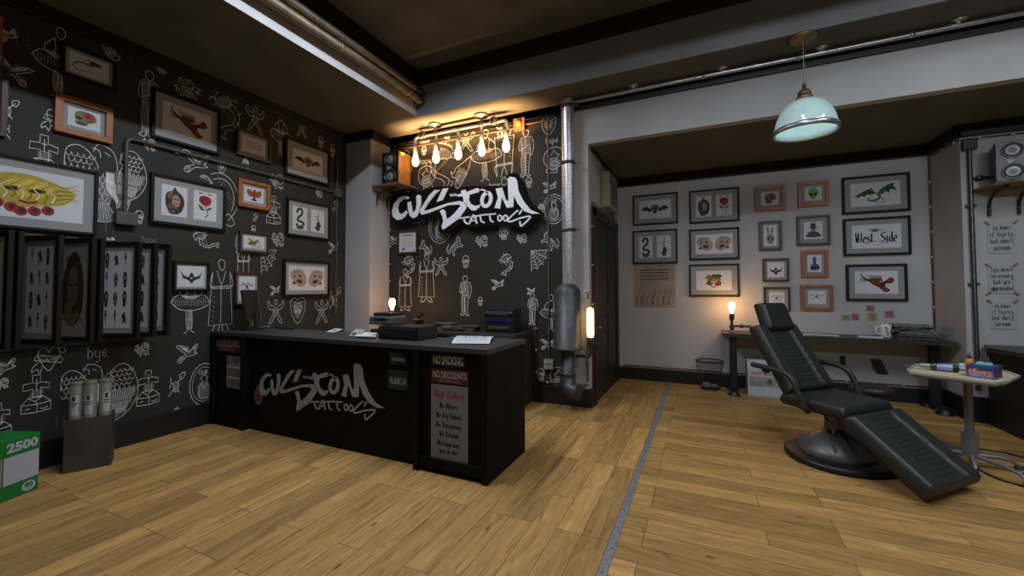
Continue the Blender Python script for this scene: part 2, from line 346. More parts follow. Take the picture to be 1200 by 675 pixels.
# ------------------------------------------------------------------ chalk motifs (0..100 boxes centred on 50,50; drawn at a size)
def mot(p, name, cx, cz, h, flip=1, rt=0, lw=.011, m=None, wf=.68):
    q = p.at(cx, cz, h/100*flip*wf, h/100, rt); W = lw/(h/100); m = m or CHALK
    def L(t, ww=1, sm_=True, mm=None): q.lines(SH(t), W*ww, mm or m, smooth=sm_)
    def B(t, mm=CHALK2): q.blob([(a-50, b-50) for a, b in P(t)], mm)
    def SH(t): return ';'.join(' '.join('%g,%g' % (float(c.split(',')[0])-50, float(c.split(',')[1])-50) for c in s.replace('z', '').split())+('z' if s.strip().endswith('z') else '') for s in t.split(';') if s.strip())
    def hatch(x0, y0, x1, y1, n, dx, dy, mm=None):
        for i in range(n):
            t = i/(n-1); x = x0+(x1-x0)*t-50; y = y0+(y1-y0)*t-50; q.line([(x, y), (x+dx*random.uniform(.7, 1.1), y+dy*random.uniform(.7, 1.1))], W*.7, mm or m, taper=1)
    if name == 'cross':
        B('35,42 62,42 66,58 38,58'); L('38,97 58,97 58,78 82,74 82,60 60,64 60,40 40,40 40,62 14,60 16,76 39,78 38,97', 1, False)
        L('12,4 12,24 28,40 66,42 88,26 88,6 52,2 12,4;12,24 52,22 88,26;52,22 52,2;28,40 46,30 66,42;46,30 52,22', 1, False); L('60,12 70,9 80,14;22,12 34,14;49,88 49,56;42,76 56,76')
    elif name == 'heart':
        B('30,60 50,78 70,60 60,72 40,72'); L('50,66 40,80 24,78 18,62 28,40 52,14 74,42 84,60 78,78 62,80 50,66')
        L('8,48 14,62 84,52 94,44 88,34 16,46 8,48', 1, False); q.text('NAME', 0, -3, 11, m, wid=52)
        L('80,70 92,90 100,84 96,76 104,66 90,64 80,70;20,40 4,28 2,14 16,22 26,10 32,30', 1, True)
    elif name == 'bird':
        B('40,60 66,56 72,48 56,44'); B('30,64 50,72 62,58 50,54')
        L('2,74 20,76 44,66 56,52 66,56 78,66 98,76 92,58 82,50 96,44 84,40 74,38 52,36 38,28 26,18 10,20 16,32 34,38 46,44 30,54 2,74'); L('18,72 44,56;26,70 48,54;38,68 52,54;70,60 90,66;72,56 86,60;14,24 30,34;22,20 34,32;80,46 84,46')
    elif name == 'roses':
        B('14,40 40,54 48,40 34,26'); L('50,50 44,66 56,78 76,78 88,66 90,48 76,38 60,42 50,50;56,62 64,70 76,68 82,58;60,54 70,60 80,52;50,52 36,60 24,54 14,44 20,30 38,24 50,34 52,46;24,44 36,48 44,40;28,36 38,34')
        L('14,56 4,66 16,68;20,60 14,76 28,70;12,44 0,48 8,54;64,36 58,20 68,26 72,12 78,26 90,18 86,34;40,24 36,12 46,18')
    elif name == 'pick':
        B('42,30 58,30 60,52 40,52'); L('36,44 40,28 46,22 58,22 62,30 66,46 60,60 42,60 36,44;44,44 48,40;56,44 60,42;50,36 52,30;14,8 84,84;20,84 24,62 18,40;22,66 74,14;72,72 70,88 84,96 98,96 96,82 84,70 72,72')
    elif name == 'ballerina':
        B('40,52 60,52 66,60 34,60'); B('44,8 56,8 54,34 46,34', CHALK2)
        L('46,84 44,92 50,97 57,92 55,84 50,80 46,84;44,80 36,74 28,64 36,56 42,62;57,80 66,74 74,64 66,56 58,62;42,78 44,60 40,54 62,54 58,60 60,78;12,48 24,58 42,56 60,56 78,58 90,46 76,38 50,34 26,38 12,48')
        hatch(16, 47, 86, 46, 17, 0, 9); hatch(20, 42, 80, 41, 14, 0, 9); L('44,36 42,20 45,4 38,0;50,35 48,18 49,4;52,35 54,18 53,4 60,0;46,20 52,20')
    elif name == 'man':
        B('40,50 62,50 64,80 38,80', CHALKF); B('42,4 50,4 50,48 41,48', CHALK2)
        L('45,88 43,96 50,99 58,96 57,88 51,84 45,88;44,84 36,80 32,66 34,56 46,60 60,68;57,84 68,80 72,62 66,44 62,46 63,62;38,78 40,50 38,30 40,6 34,1 47,2 49,46;62,46 60,26 58,4 64,0 52,2 50,46;40,50 62,48;50,84 51,60')
        hatch(40, 12, 41, 44, 6, 7, 1); hatch(51, 12, 52, 44, 6, 8, 1); hatch(42, 54, 44, 80, 5, 8, 2)
    elif name == 'robe':
        L('34,82 28,12 72,12 66,82', 1, False); L('34,82 30,64 40,60;66,82 72,66 62,60;42,84 50,66 58,84;50,66 50,14;30,62 70,64;34,60 66,61;46,88 44,95 50,99 56,95 55,88 50,84 46,88;40,12 34,2 46,5 48,12;54,12 54,5 66,2 60,12')
        hatch(36, 50, 34, 18, 6, 5, -3)
    elif name == 'eagle':
        B('30,50 52,58 70,46 62,20 44,22'); L('2,62 4,84 18,92 34,86 46,72 46,66;40,88 46,98 62,96 72,86 76,62;38,92 48,90 50,82;56,90 64,86')
        for y in range(5):
            for x in range(5-(y % 2)): q.oval(-43+x*8+(y % 2)*4, 32-y*7, 3.9, 5, W*.8, m, 6, 180, 360)
        for y in range(6):
            for x in range(3): q.oval(-8+x*8+(y % 2)*3, 12-y*7, 3.8, 6, W*.8, m, 6, 180, 360)
        for k in range(9): q.poly([(8+k*2.4, 16), (11+k*2.4, 14), (12+k*3, -12-k*3), (9+k*2.8, -6-k*2)], m)
        q.blob([(20, 16), (34, 18), (44, 0), (42, -22), (36, -40), (30, -28), (24, -8)], CHALK2); L('78,66 84,80 92,74 98,56 96,34 88,14 82,28 76,20 74,34')
        for k in range(6): q.line([(28+k*3, 20-k*4), (27+k*3, -14-k*2)], W, m)
        q.blob([(-8, -28), (-14, -46), (-2, -50), (10, -49), (20, -42), (8, -22)], CHALK2)
        for k in range(7): q.line([(-4+k*2, -24), (-13+k*5, -47)], W*.9, m)
        L('40,28 36,4 50,1 66,2 72,10 60,26')
    elif name == 'wing':
        L('20,70 26,90 44,99 62,92 76,70 80,46 70,24 50,8 22,1 16,30')
        for y in range(5):
            for x in range(5-(y % 2)): q.oval(-24+x*10+(y % 2)*4, 40-y*8, 4.6, 5, W*.9, m, 6, 180, 360)
        q.blob([(-32, 0), (26, 6), (24, -6), (18, -14), (-32, -18)], CHALK2); q.blob([(-32, -20), (18, -16), (8, -28), (-10, -42), (-30, -48)], CHALK2)
        for k in range(12): q.line([(-30+k*4.8, 4), (-31+k*4.2, -15)], W, m); q.line([(-30+k*3.6, -18), (-32+k*3.2, -34-k*.4)], W, m)
    elif name == 'dragon':
        B('30,70 60,84 70,66 48,58'); L('70,96 52,92 34,84 28,70 40,60 56,62 72,58 80,46 74,34 56,26 40,16 44,4 58,0 52,8 60,18 78,24 90,38 92,54 80,68 64,74 74,80 86,78 78,88 70,96;60,84 64,82;30,68 20,72 12,64;34,62 22,58;50,92 40,100;60,94 58,102;36,14 28,8 36,2;76,32 86,28;84,40 94,38;88,56 98,60;64,66 70,72')
        hatch(44, 56, 76, 34, 8, 6, 4); hatch(32, 82, 60, 92, 6, -2, 8)
    elif name == 'tiger':
        B('30,40 66,60 72,50 44,30'); L('80,80 72,90 60,84 62,72 50,60 30,46 18,30 6,26 14,14 24,24 36,30 40,10 50,4 48,20 60,38 78,46 96,44 98,52 80,58 84,70 80,80;6,26 2,40 10,48 14,60;66,80 72,82;72,72 80,70')
        hatch(30, 44, 66, 70, 8, 5, -10)
    elif name == 'skull':
        B('30,50 70,50 66,70 34,70'); L('24,60 30,82 50,92 70,82 76,60 68,44 66,28 50,22 34,28 32,44 24,60;34,60 42,66 46,56 38,52 34,60;54,56 58,66 66,60 62,52 54,56;48,48 52,48;40,36 60,36;44,40 44,30;50,40 50,28;56,40 56,30')
    elif name == 'crest':
        B('20,40 50,60 80,40 60,12 34,12'); L('50,96 24,90 8,74 6,50 16,28 34,20 36,4 56,2 84,6 78,24 92,40 94,62 80,86 50,96'); L('24,66 40,70 50,88 58,70 78,66 62,54 66,36 50,46 32,36 38,54 24,66', 1, False); L('36,20 56,12 74,24;24,34 44,26 70,34')
        hatch(20, 40, 76, 24, 9, 8, 8)
    elif name == 'web':
        for a in range(5): q.line([(-45, 45), (-45+95*math.cos(-a*math.pi/8), 45+95*math.sin(-a*math.pi/8))], W*.8, m)
        for r in (20, 38, 56, 74, 90): q.line([(-45+r*math.cos(-a*math.pi/16)*(1 if a % 2 == 0 else .86), 45+r*math.sin(-a*math.pi/16)*(1 if a % 2 == 0 else .86)) for a in range(9)], W*.8, m)
    elif name == 'shield':
        B('20,70 80,70 50,20'); L('8,84 30,94 50,88 70,94 92,84 84,40 50,6 16,40 8,84;20,80 50,76 80,80;26,60 40,66 44,56;56,56 60,66 74,60;36,44 50,50 64,44'); q.text('R.I.P', 0, -2, 14, m, wid=36)
    elif name == 'eagleman':
        B('38,40 62,40 64,64 36,64'); L('50,74 42,82 44,92 56,92 58,82 50,74;40,70 20,74 8,90 4,76 16,60 34,56;60,70 80,74 92,90 96,76 84,60 66,56;38,60 34,40 22,24 12,6 26,10 40,28 50,36 60,28 74,10 88,6 78,24 66,40 62,60')
    elif name == 'medal':
        B('34,20 64,20 66,52 34,52'); q.oval(0, 0, 44, 48, W, m, 24); q.oval(0, 0, 36, 40, W*.7, m, 20, 20, 340); L('36,20 34,40 44,56 40,66 52,72 60,62 58,52 68,40 64,20 50,16 36,20;46,50 50,40 56,50'); q.text('OUR', -2, 28, 9, m, wid=30)
    elif name == 'hive':
        B('10,20 90,20 70,60 40,60'); L('4,10 16,40 34,66 60,72 82,46 96,18;20,34 50,44 80,32;24,14 40,28 60,26 80,14;34,56 50,62')
    elif name == 'dice':
        L('30,60 50,70 62,58 44,46 30,60;44,46 46,28 62,40 62,58;20,30 36,36 44,22 28,16 20,30', .9, False)
    elif name == 'arc':
        L('2,92 30,98 60,86 74,60 70,34 50,12;10,84 34,88 54,78 64,56 58,30;38,10 50,2 66,6 60,18 48,24 38,10'); hatch(20, 86, 62, 40, 10, 6, 8)
    elif name == 'hands':
        B('50,30 80,40 78,20 56,14'); L('4,98 20,70 44,46 56,40 70,50 84,34 98,30 92,18 76,14 60,20 48,30 28,54 4,98;56,40 60,26;66,46 72,28;76,42 80,24')
    elif name == 'tigerhead':
        B('20,40 50,66 72,50 44,12'); L('2,60 16,52 26,70 50,80 80,96 92,98 84,70 70,44 48,14 30,2 24,20 30,36 12,40 2,60;30,54 40,60;34,40 46,44;28,26 40,30'); hatch(34, 66, 70, 40, 9, 8, 10); hatch(30, 20, 46, 50, 5, 10, -2)
    elif name == 'word':
        q.script('bye', 0, 0, 70, W, m, jit=.3)
    elif name == 'hope':
        q.script('hope', 0, 0, 70, W, m, jit=.3)
    elif name == '14': q.script('14', 0, 0, 80, W, m)
    elif name == 'K': q.script('K', 0, 0, 80, W, m)
XL, YB, YA, XA, ZC, ZS = -5.42, 5.53, 7.6, -1.4, 4.2, 3.6
def Lp(x, y): v = onx(x, y, XL); return v.y, v.z
def Bp(x, y): v = ony(x, y, YB); return v.x, v.z
def pxm(x, y, plane):                       # metres per pixel on that wall (vertical)
    if plane == 'L': a, b = onx(x, y-5, XL), onx(x, y+5, XL)
    else: a, b = ony(x, y-5, YB), ony(x, y+5, YB)
    return (a.z-b.z)/10
# ------------------------------------------------------------------ the room
g = G(); g.box(XL-.2, XL, -2.6, 5.8, 0, 4.95, PAPER)
p = Paint(g, (XL, 0, 0), (0, 1, 0), (0, 0, 1), step=.000003)
for nm, x, y, h, fl, rt in [('14', 26, 49, 26, 1, 0), ('bird', 8, 40, 26, 1, 20), ('bird', 18, 84, 40, -1, -10), ('ballerina', 70, 72, 86, 1, 0), ('K', 154, 65, 12, 1, 0), ('hands', 125, 52, 40, 1, -6), ('man', 174, 121, 78, 1, 0), ('roses', 189, 80, 16, 1, 0),
    ('heart', 66, 141, 36, 1, 0), ('cross', 52, 182, 50, 1, 0), ('pick', 8, 128, 28, 1, 0), ('pick', 4, 152, 22, -1, 0), ('roses', 175, 169, 20, 1, 0), ('eagle', 117, 214, 92, 1, 0), ('wing', 156, 208, 62, 1, 0), ('bird', 229, 190, 42, 1, 0), ('14', 128, 266, 20, 1, 0), ('skull', 163, 256, 22, 1, 0),
    ('dragon', 262, 132, 62, 1, 0), ('roses', 219, 103, 36, 1, 60), ('eagleman', 299, 140, 34, 1, 0), ('ballerina', 329, 158, 52, 1, 0), ('eagleman', 354, 150, 24, 1, 0), ('skull', 376, 168, 18, 1, 0), ('hive', 288, 188, 12, 1, 0), ('shield', 260, 196, 16, 1, 0), ('skull', 390, 178, 20, 1, 0),
    ('roses', 325, 212, 26, 1, 0), ('cross', 321, 246, 34, 1, 0), ('dice', 300, 254, 18, 1, 0), ('arc', 268, 235, 62, 1, 0), ('arc', 245, 214, 20, 1, 30), ('roses', 374, 226, 14, 1, 0), ('dice', 394, 240, 26, 1, 0), ('dragon', 242, 281, 30, -1, 60), ('arc', 280, 285, 26, -1, 0), ('skull', 297, 270, 14, 1, 0), ('roses', 326, 280, 24, 1, 0), ('bird', 390, 290, 22, 1, 0),
    ('robe', 259, 347, 88, 1, 0), ('ballerina', 223, 352, 76, 1, 0), ('web', 315, 306, 30, 1, 0), ('robe', 285, 312, 50, 1, 0), ('bird', 322, 340, 18, 1, 0), ('shield', 349, 364, 34, 1, 0), ('eagleman', 323, 365, 32, 1, 0), ('eagleman', 377, 365, 30, -1, 0), ('pick', 392, 350, 28, 1, 0), ('man', 296, 362, 44, 1, 0),
    ('roses', 167, 409, 22, 1, 0), ('bird', 219, 413, 34, 1, 0), ('wing', 145, 458, 66, 1, 0), ('cross', 174, 454, 42, 1, 0), ('pick', 206, 451, 28, 1, 0), ('medal', 239, 450, 50, 1, 0), ('hive', 207, 481, 14, 1, 0), ('heart', 57, 420, 40, 1, 0), ('word', 115, 413, 20, 1, 0), ('cross', 43, 461, 46, 1, 0), ('eagle', 104, 462, 72, 1, 0),
    ('14', 70, 495, 18, 1, 0), ('bird', 4, 430, 30, 1, 10), ('roses', 2, 449, 18, 1, 0), ('cross', -2, 492, 40, 1, 0), ('hope', 40, 268, 14, 1, 0), ('hope', 80, 269, 14, 1, 0), ('hope', 175, 281, 12, 1, 0), ('roses', 130, 282, 12, 1, 0)]:
    a, b = Lp(x, y); s_ = h*pxm(x, y, 'L'); lw = .0075 if nm not in ('14', 'K', 'word') else .006
    mot(p, nm, a, b, s_, fl, rt, lw, CHALKF if nm in ('14', 'K', 'hope') else None)
struct('wall_left', g)
g = G(); g.box(XL, XA, YB, YB+.2, 0, 4.2, WALL)
g.box(-4.88, -1.93+.0, YB-.004, YB, .25, 4.12, PAPER); g.box(-1.93, -1.72, YB-.004, YB, .25, 4.12, PAPER)
p = Paint(g, (0, YB-.004, 0), (1, 0, 0), (0, 0, 1), step=.000003)
for nm, x, y, h, fl, rt in [('man', 476, 200, 48, 1, 0), ('skull', 497, 178, 14, 1, 0), ('hope', 499, 189, 10, 1, 0), ('hope', 498, 166, 9, 1, 0), ('crest', 500, 208, 30, 1, 0), ('dragon', 522, 192, 56, -1, 0), ('tigerhead', 541, 203, 36, 1, 0), ('eagleman', 546, 166, 28, 1, 0), ('ballerina', 569, 181, 62, 1, 0), ('robe', 591, 185, -66, 1, 0),
    ('man', 616, 179, 54, 1, 0), ('skull', 620, 215, 16, 1, 0), ('shield', 643, 148, 24, 1, 0), ('hope', 647, 165, 10, 1, 0), ('crest', 649, 187, 32, -1, 0), ('bird', 644, 219, 20, 1, 0), ('medal', 649, 245, 36, 1, 0), ('hive', 634, 242, 12, 1, 0), ('hope', 580, 217, 9, 1, 0), ('roses', 524, 160, 10, 1, 0), ('14', 586, 160, 10, 1, 0), ('hands', 585, 150, 14, 1, 0),
    ('medal', 516, 265, 42, 1, 0), ('skull', 474, 252, 26, 1, 0), ('hope', 490, 258, 14, 1, 0), ('bird', 461, 282, 26, 1, 0), ('tiger', 499, 290, 22, -1, 0), ('tiger', 533, 288, 26, 1, 0), ('roses', 565, 282, 20, 1, 0), ('shield', 592, 270, 18, 1, 0), ('roses', 612, 279, 16, 1, 0), ('tiger', 645, 282, 26, -1, 0), ('crest', 590, 274, 14, 1, 0),
    ('web', 632, 305, 26, 1, 0), ('eagleman', 517, 312, 24, 1, 0), ('robe', 500, 325, 60, 1, 0), ('skull', 546, 308, 20, 1, 0), ('man', 545, 346, 46, 1, 0), ('bird', 583, 333, 20, 1, 0), ('dragon', 592, 310, 26, 1, 0), ('bird', 622, 341, 12, 1, 0), ('man', 624, 362, 36, 1, 0), ('skull', 563, 354, 14, 1, 0), ('ballerina', 646, 366, 44, 1, 0), ('robe', 475, 340, 50, 1, 0), ('dragon', 478, 312, 26, 1, 0),
    ('bird', 641, 403, 20, 1, 0), ('skull', 634, 440, 20, -1, 0), ('crest', 655, 443, 28, 1, 0), ('hive', 641, 457, 8, 1, 0), ('skull', 640, 430, 12, 1, 0), ('heart', 606, 420, 26, 1, 0), ('medal', 588, 440, 40, 1, 0)]:
    a, b = Bp(x, y); s_ = h*pxm(x, y, 'B')
    mot(p, nm, a, b, s_ if s_ > 0 else -s_, fl, rt if s_ > 0 else 180, .0095, None, .86)
struct('wall_back', g)
g = G(); g.box(XL, -4.88, 5.065, YB, 0, 4.2, WALL, .004); struct('wall_column', g)
g = G(); g.box(XA-.2, XA, YB+.2, YA+.2, 0, 4.2, WALL); struct('wall_alcove_left', g)
g = G(); g.box(XA-.2, 2.9, YA, YA+.2, 0, 4.2, WALL); struct('wall_alcove_back', g)
g = G(); g.box(2.9, 7.2, 6.86, YA+.2, 0, 4.2, WALL); struct('wall_alcove_right', g)
g = G(); g.box(7, 7.2, -2.6, 6.86, 0, 4.95, WALL); struct('wall_right', g)
g = G(); g.box(XL-.2, 7.2, -2.8, -2.6, 0, 4.95, WALL); struct('wall_front', g)
# ceiling: low ring round a raised bay, and the lower alcove
RX, RY, RT = -3.86, 4.955, 4.86
BEAM = mat('grey_beam', (.2, .2, .21), .85, 0, .12, 2, .1); BEAML = mat('pale_edge_beam', (.34, .34, .35), .8, 0, .1, 3)
g = G(); g.box(XL-.2, RX, -2.6, YB+.2, ZC, ZC+.06, CEIL); g.box(RX, 7.2, -2.6, 1.0, ZC, ZC+.06, CEIL); g.box(RX, 7.2, .92, .999, ZC+.061, RT, BEAM); g.box(RX, 7.2, RY, YB+.2, ZC, ZC+.06, CEIL)  # unseen front strip reaches this far to block fill light from the bay
g.box(RX-.08, RX-.001, -2.6, RY, ZC+.061, RT, BEAML); g.box(RX-.08, 7.2, RY+.001, RY+.08, ZC+.061, RT, BEAM); g.box(RX+.0005, RX+.003, -2.6, RY-.003, ZC, ZC+.063, BEAML); g.box(RX, 7.2, RY-.003, RY-.0005, ZC, ZC+.063, BEAM)
g.box(RX-.08, 7.2, -2.6, RY+.08, RT, RT+.08, CEIL)
struct('ceiling', g)
g = G(); g.box(XA, 7.2, YB, YB+.12, ZS, ZC, WALL); g.box(XA, 7.2, YB+.12, YA, ZS, ZS+.08, CEIL); g.box(XA, XA+.001, YB, YB+.12, ZS-.02, ZC, WALL); struct('ceiling_alcove', g)
g = G(); g.box(-.535, 7, -2.6, YA, -.1, 0, wood_floor('plank_floor_across', 0)); struct('floor', g)
g = G(); g.box(XL, -.535, -2.6, YA, -.1, 0, wood_floor('plank_floor_along', math.radians(90))); struct('floor_left', g)
g = G(); g.box(-.56, -.51, -2.6, YA-.03, 0, .006, mat('threshold_metal', (.3, .32, .36), .42, .6, .2, 30), .002)
for i in range(40): g.lathe([(0, .0075), (.006, .0072), (.008, .006)], (-.535, -2.2+i*.24, 0), DPIPE, 8)
struct('trim_1', g)
# black mouldings
def mould(g, x0, x1, y0, y1, z0, z1, ax):
    g.box(x0, x1, y0, y1, z0, z1, BLACK, .008)
g = G(); mould(g, XL, XL+.05, -2.6, 5.065, ZC-.14, ZC, 0); mould(g, XL, -4.83, 5.015, 5.065, ZC-.14, ZC, 0); mould(g, -4.88, -4.83, 5.015, YB, ZC-.14, ZC, 0); struct('trim_2', g)
MOLDB = mat('brown_black_moulding', (.035, .022, .014), .5, 0, .2, 10)
g = G(); mould(g, -4.83, -1.7, YB-.06, YB-.005, ZC-.13, ZC, 0); g.box(-4.83, -1.7, YB-.06, YB-.005, ZC-.13, ZC, MOLDB); struct('trim_3', g)
g = G(); mould(g, -1.7, 7, YB-.06, YB-.001, ZC-.12, ZC, 0); struct('trim_4', g)
g = G(); mould(g, RX, RX+.07, -2.6, RY, RT-.2, RT, 0); mould(g, RX, 7, RY-.07, RY, RT-.2, RT, 0); struct('trim_5', g)
g = G(); mould(g, XA, 2.9, YA-.06, YA, ZS-.15, ZS, 0); mould(g, 2.84, 2.9, 6.8, YA, ZS-.15, ZS, 0); mould(g, 2.84, 7, 6.8, 6.86, ZS-.15, ZS, 0); mould(g, XA, XA+.03, YB+.12, YA, ZS-.05, ZS, 0); struct('trim_6', g)
g = G(); g.box(XL, XL+.03, -2.6, 5.065, 0, .25, BLACK, .006); struct('baseboard_left', g)
g = G(); g.box(-4.88, XA, YB-.035, YB-.001, 0, .25, BLACK, .006); g.box(XA-.001, XA+.035, YB-.035, 5.66, 0, .25, BLACK, .006); g.box(XL, -4.85, 5.035, 5.065, 0, .25, BLACK, .006); g.box(-4.88, -4.85, 5.035, YB, 0, .25, BLACK, .006); struct('baseboard_back', g)
g = G(); g.box(XA, 2.9, YA-.03, YA, 0, .21, BLACK, .006); struct('baseboard_alcove', g)
g = G(); g.box(2.87, 2.9, 6.86, YA, 0, .27, BLACK, .006); g.box(2.87, 7, 6.83, 6.86, 0, .3, BLACK, .006); struct('baseboard_right', g)
# door in the alcove's left wall
g = G(); y0, y1, zt = 5.665, 7.45, 2.76
g.box(XA, XA+.05, y0, y0+.14, 0, zt, BLACK, .008); g.box(XA, XA+.05, y1-.14, y1, 0, zt, BLACK, .008); g.box(XA, XA+.05, y0, y1, zt-.14, zt, BLACK, .008)
g.box(XA, XA+.02, y0+.14, y1-.14, 0, zt-.14, BLK)
for a, b in ((.3, 1.2), (1.35, 2.5)): 
    for c, d in ((y0+.24, (y0+y1)/2-.06), ((y0+y1)/2+.06, y1-.24)): g.box(XA+.02, XA+.032, c, d, a, b, BLK, .005)
door = struct('door_1', g)
g = G(); g.lathe([(0, .06), (.022, .058), (.028, .04), (.014, .02), (.014, 0), (.03, 0), (.03, -.005)], (XA+.02, y0+.22, 1.05), STEEL, 14, 'x'); part('door_handle', g, door)
# ------------------------------------------------------------------ pictures: art drawn in a 0..1 by 0..1 box (x scaled by the paper's aspect a)
def A_dragon(p, a, c1='3a2b3c', c2='5d4a60'):
    p.line([(a*x, y) for x, y in P('.1,.3 .14,.5 .3,.62 .5,.6 .62,.72 .5,.82 .34,.78')], .07, c1, smooth=True, taper=2)
    p.line([(a*x, y) for x, y in P('.1,.32 .2,.2 .4,.24 .55,.3 .7,.26 .76,.14 .9,.1')], .05, c2, smooth=True, taper=1)
    p.blob([(a*x, y) for x, y in P('.48,.7 .56,.84 .74,.8 .82,.7 .7,.66 .58,.64')], c1)
    for k in range(5): p.line([(a*(.5+.06*k), .8), (a*(.44+.06*k), .94)], .025, c2, taper=1)
def A_skullrose(p, a):
    p.blob([(a*x, y) for x, y in P('.2,.5 .24,.8 .5,.92 .76,.86 .88,.62 .82,.42 .66,.34 .56,.16 .3,.14 .22,.24 .24,.38')], '6d7355')
    p.blob([(a*x, y) for x, y in P('.24,.5 .3,.6 .42,.56 .42,.44 .32,.42')], '22251c'); p.blob([(a*x, y) for x, y in P('.3,.16 .54,.18 .52,.3 .32,.3')], '3c4230')
    p.blob([(a*x, y) for x, y in P('.44,.72 .56,.86 .74,.84 .82,.66 .72,.5 .54,.52')], 'a32137'); p.blob([(a*x, y) for x, y in P('.54,.7 .62,.78 .72,.7 .66,.6 .56,.6')], '6e1020')
    p.ell(a*.7, .46, a*.08, .05, '2f5a2c', 30); p.ell(a*.56, .42, a*.07, .04, '2f5a2c', -40)
def A_face(p, a):
    p.blob([(a*x, y) for x, y in P('.12,.56 .22,.84 .5,.9 .78,.76 .92,.6 .8,.36 .58,.28 .4,.22 .2,.34')], 'a8932f')
    p.blob([(a*x, y) for x, y in P('.3,.7 .5,.82 .7,.7 .62,.5 .4,.46')], 'c0a83a')
    for x, y in P('.1,.6 .12,.46 .22,.26 .34,.2 .42,.14 .54,.16 .66,.2 .16,.36'): p.ell(a*x, y, a*.06, .1, '8c1f20', 30); p.ell(a*x+.01, y+.01, a*.03, .05, '3a0b0c', 30)
    for x, y in ((.34, .58), (.56, .58)): p.ell(a*x, y, a*.08, .045, '2a1c08', 6); p.ell(a*x, y, a*.03, .03, '0c0804')
    for k in range(9):
        x = .2+.07*k; p.line([(a*x, .34+.03*(k % 3)), (a*(x+.03), .5), (a*(x-.02), .62), (a*(x+.06), .74), (a*(x+.12), .84)], .028, 'd8d4b0' if k % 2 else '7a661c', smooth=True, taper=1)
    for k in range(8): p.line([(a*.74, .4+.05*k), (a*.84, .46+.04*k), (a*.96, .44+.06*k)], .03, '8e7a26' if k % 2 else 'c9b458', smooth=True, taper=1)
    p.line([(a*x, y) for x, y in P('.4,.36 .48,.32 .56,.36')], .04, '7c1a18', smooth=True)
def A_phoenix(p, a):
    for k in range(9): p.line([(a*(.52-.02*k), .5+.01*k), (a*(.32-.02*k), .58+.028*k), (a*(.08+.015*k), .5+.055*k)], .055, ('241c12', '3a3420', '1a120c')[k % 3], smooth=True, taper=1)
    for k in range(7): p.line([(a*(.46+.03*k), .56), (a*(.36+.04*k), .74+.01*k), (a*(.26+.06*k), .86-.02*k)], .05, ('4a140e', '2a0c08', '5c2412')[k % 3], smooth=True, taper=1)
    p.blob([(a*x, y) for x, y in P('.3,.62 .46,.66 .6,.52 .72,.58 .84,.72 .92,.58 .84,.46 .72,.44 .72,.3 .82,.16 .7,.08 .56,.28 .42,.42')], '4c120d')
    p.blob([(a*x, y) for x, y in P('.4,.58 .54,.56 .62,.44 .5,.4 .42,.46')], '6a3c14'); p.blob([(a*x, y) for x, y in P('.72,.56 .82,.66 .88,.56 .78,.5')], '7a2416'); p.blob([(a*x, y) for x, y in P('.64,.34 .7,.28 .76,.16 .68,.16')], '7a3414')
    for k in range(6): p.line([(a*(.44+.05*k), .5), (a*(.46+.05*k), .36)], .022, '1e0a06', taper=1)
def A_text(p, a):
    for k in range(3): p.line([(a*x, y-.16*k) for x, y in P('.14,.7 .24,.78 .3,.64 .42,.76 .5,.62 .62,.76 .7,.64 .86,.72')], .035, '4a4a4c', smooth=True)
def A_wingskull(p, a):
    for s in (-1, 1):
        p.blob([(a*(.5+s*x), y) for x, y in P('.1,.46 .2,.62 .34,.66 .44,.48 .36,.5 .3,.42 .24,.46 .16,.36')], '1d1a14')
        for k in range(4): p.line([(a*(.5+s*(.14+.06*k)), .58), (a*(.5+s*(.2+.07*k)), .42)], .02, '4c442e', taper=1)
    p.blob([(a*x, y) for x, y in P('.4,.46 .38,.66 .5,.76 .62,.66 .6,.46 .5,.24')], '6a6245'); p.ell(a*.46, .54, a*.03, .06, '15130c'); p.ell(a*.54, .54, a*.03, .06, '15130c')
    p.ell(a*.5, .34, a*.05, .06, '2e2a1c')
def A_wolf(p, a):
    p.blob([(a*x, y) for x, y in P('.14,.5 .2,.74 .42,.84 .5,.96 .6,.84 .82,.68 .88,.42 .74,.14 .46,.06 .26,.14')], '2e241a')
    p.blob([(a*x, y) for x, y in P('.4,.42 .44,.66 .6,.7 .72,.56 .68,.36 .54,.3')], '9a8070'); p.blob([(a*x, y) for x, y in P('.3,.78 .44,.8 .36,.6 .22,.58')], '6e5c42')
    p.blob([(a*x, y) for x, y in P('.2,.3 .4,.42 .6,.26 .5,.12 .3,.14')], '5c5040'); p.ell(a*.52, .56, a*.05, .02, '14100c'); p.ell(a*.64, .56, a*.04, .02, '14100c'); p.ell(a*.59, .4, a*.05, .015, '6a2020')
    p.line([(a*x, y) for x, y in P('.16,.4 .3,.2 .46,.24 .62,.12')], .04, '15100b', smooth=True)
def A_rose(p, a):
    p.line([(a*x, y) for x, y in P('.5,.56 .54,.4 .62,.24 .5,.08')], .03, '2b4a22', smooth=True)
    for x, y, r in ((.3, .46, -30), (.68, .42, 30), (.36, .38, -20)): p.ell(a*x, y, a*.13, .035, '2b5a26', r)
    p.blob([(a*x, y) for x, y in P('.3,.58 .22,.72 .34,.84 .56,.84 .76,.76 .72,.58 .52,.5')], '96141f')
    for k in range(3): p.oval(a*.5, .68, a*(.2-.05*k), .12-.03*k, .02, '5a0a12', 10, 30*k, 250+30*k)
    for x in (.3, .68): p.ell(a*x, .93, a*.1, .018, '26303a')
def A_wolfrose(p, a): pass
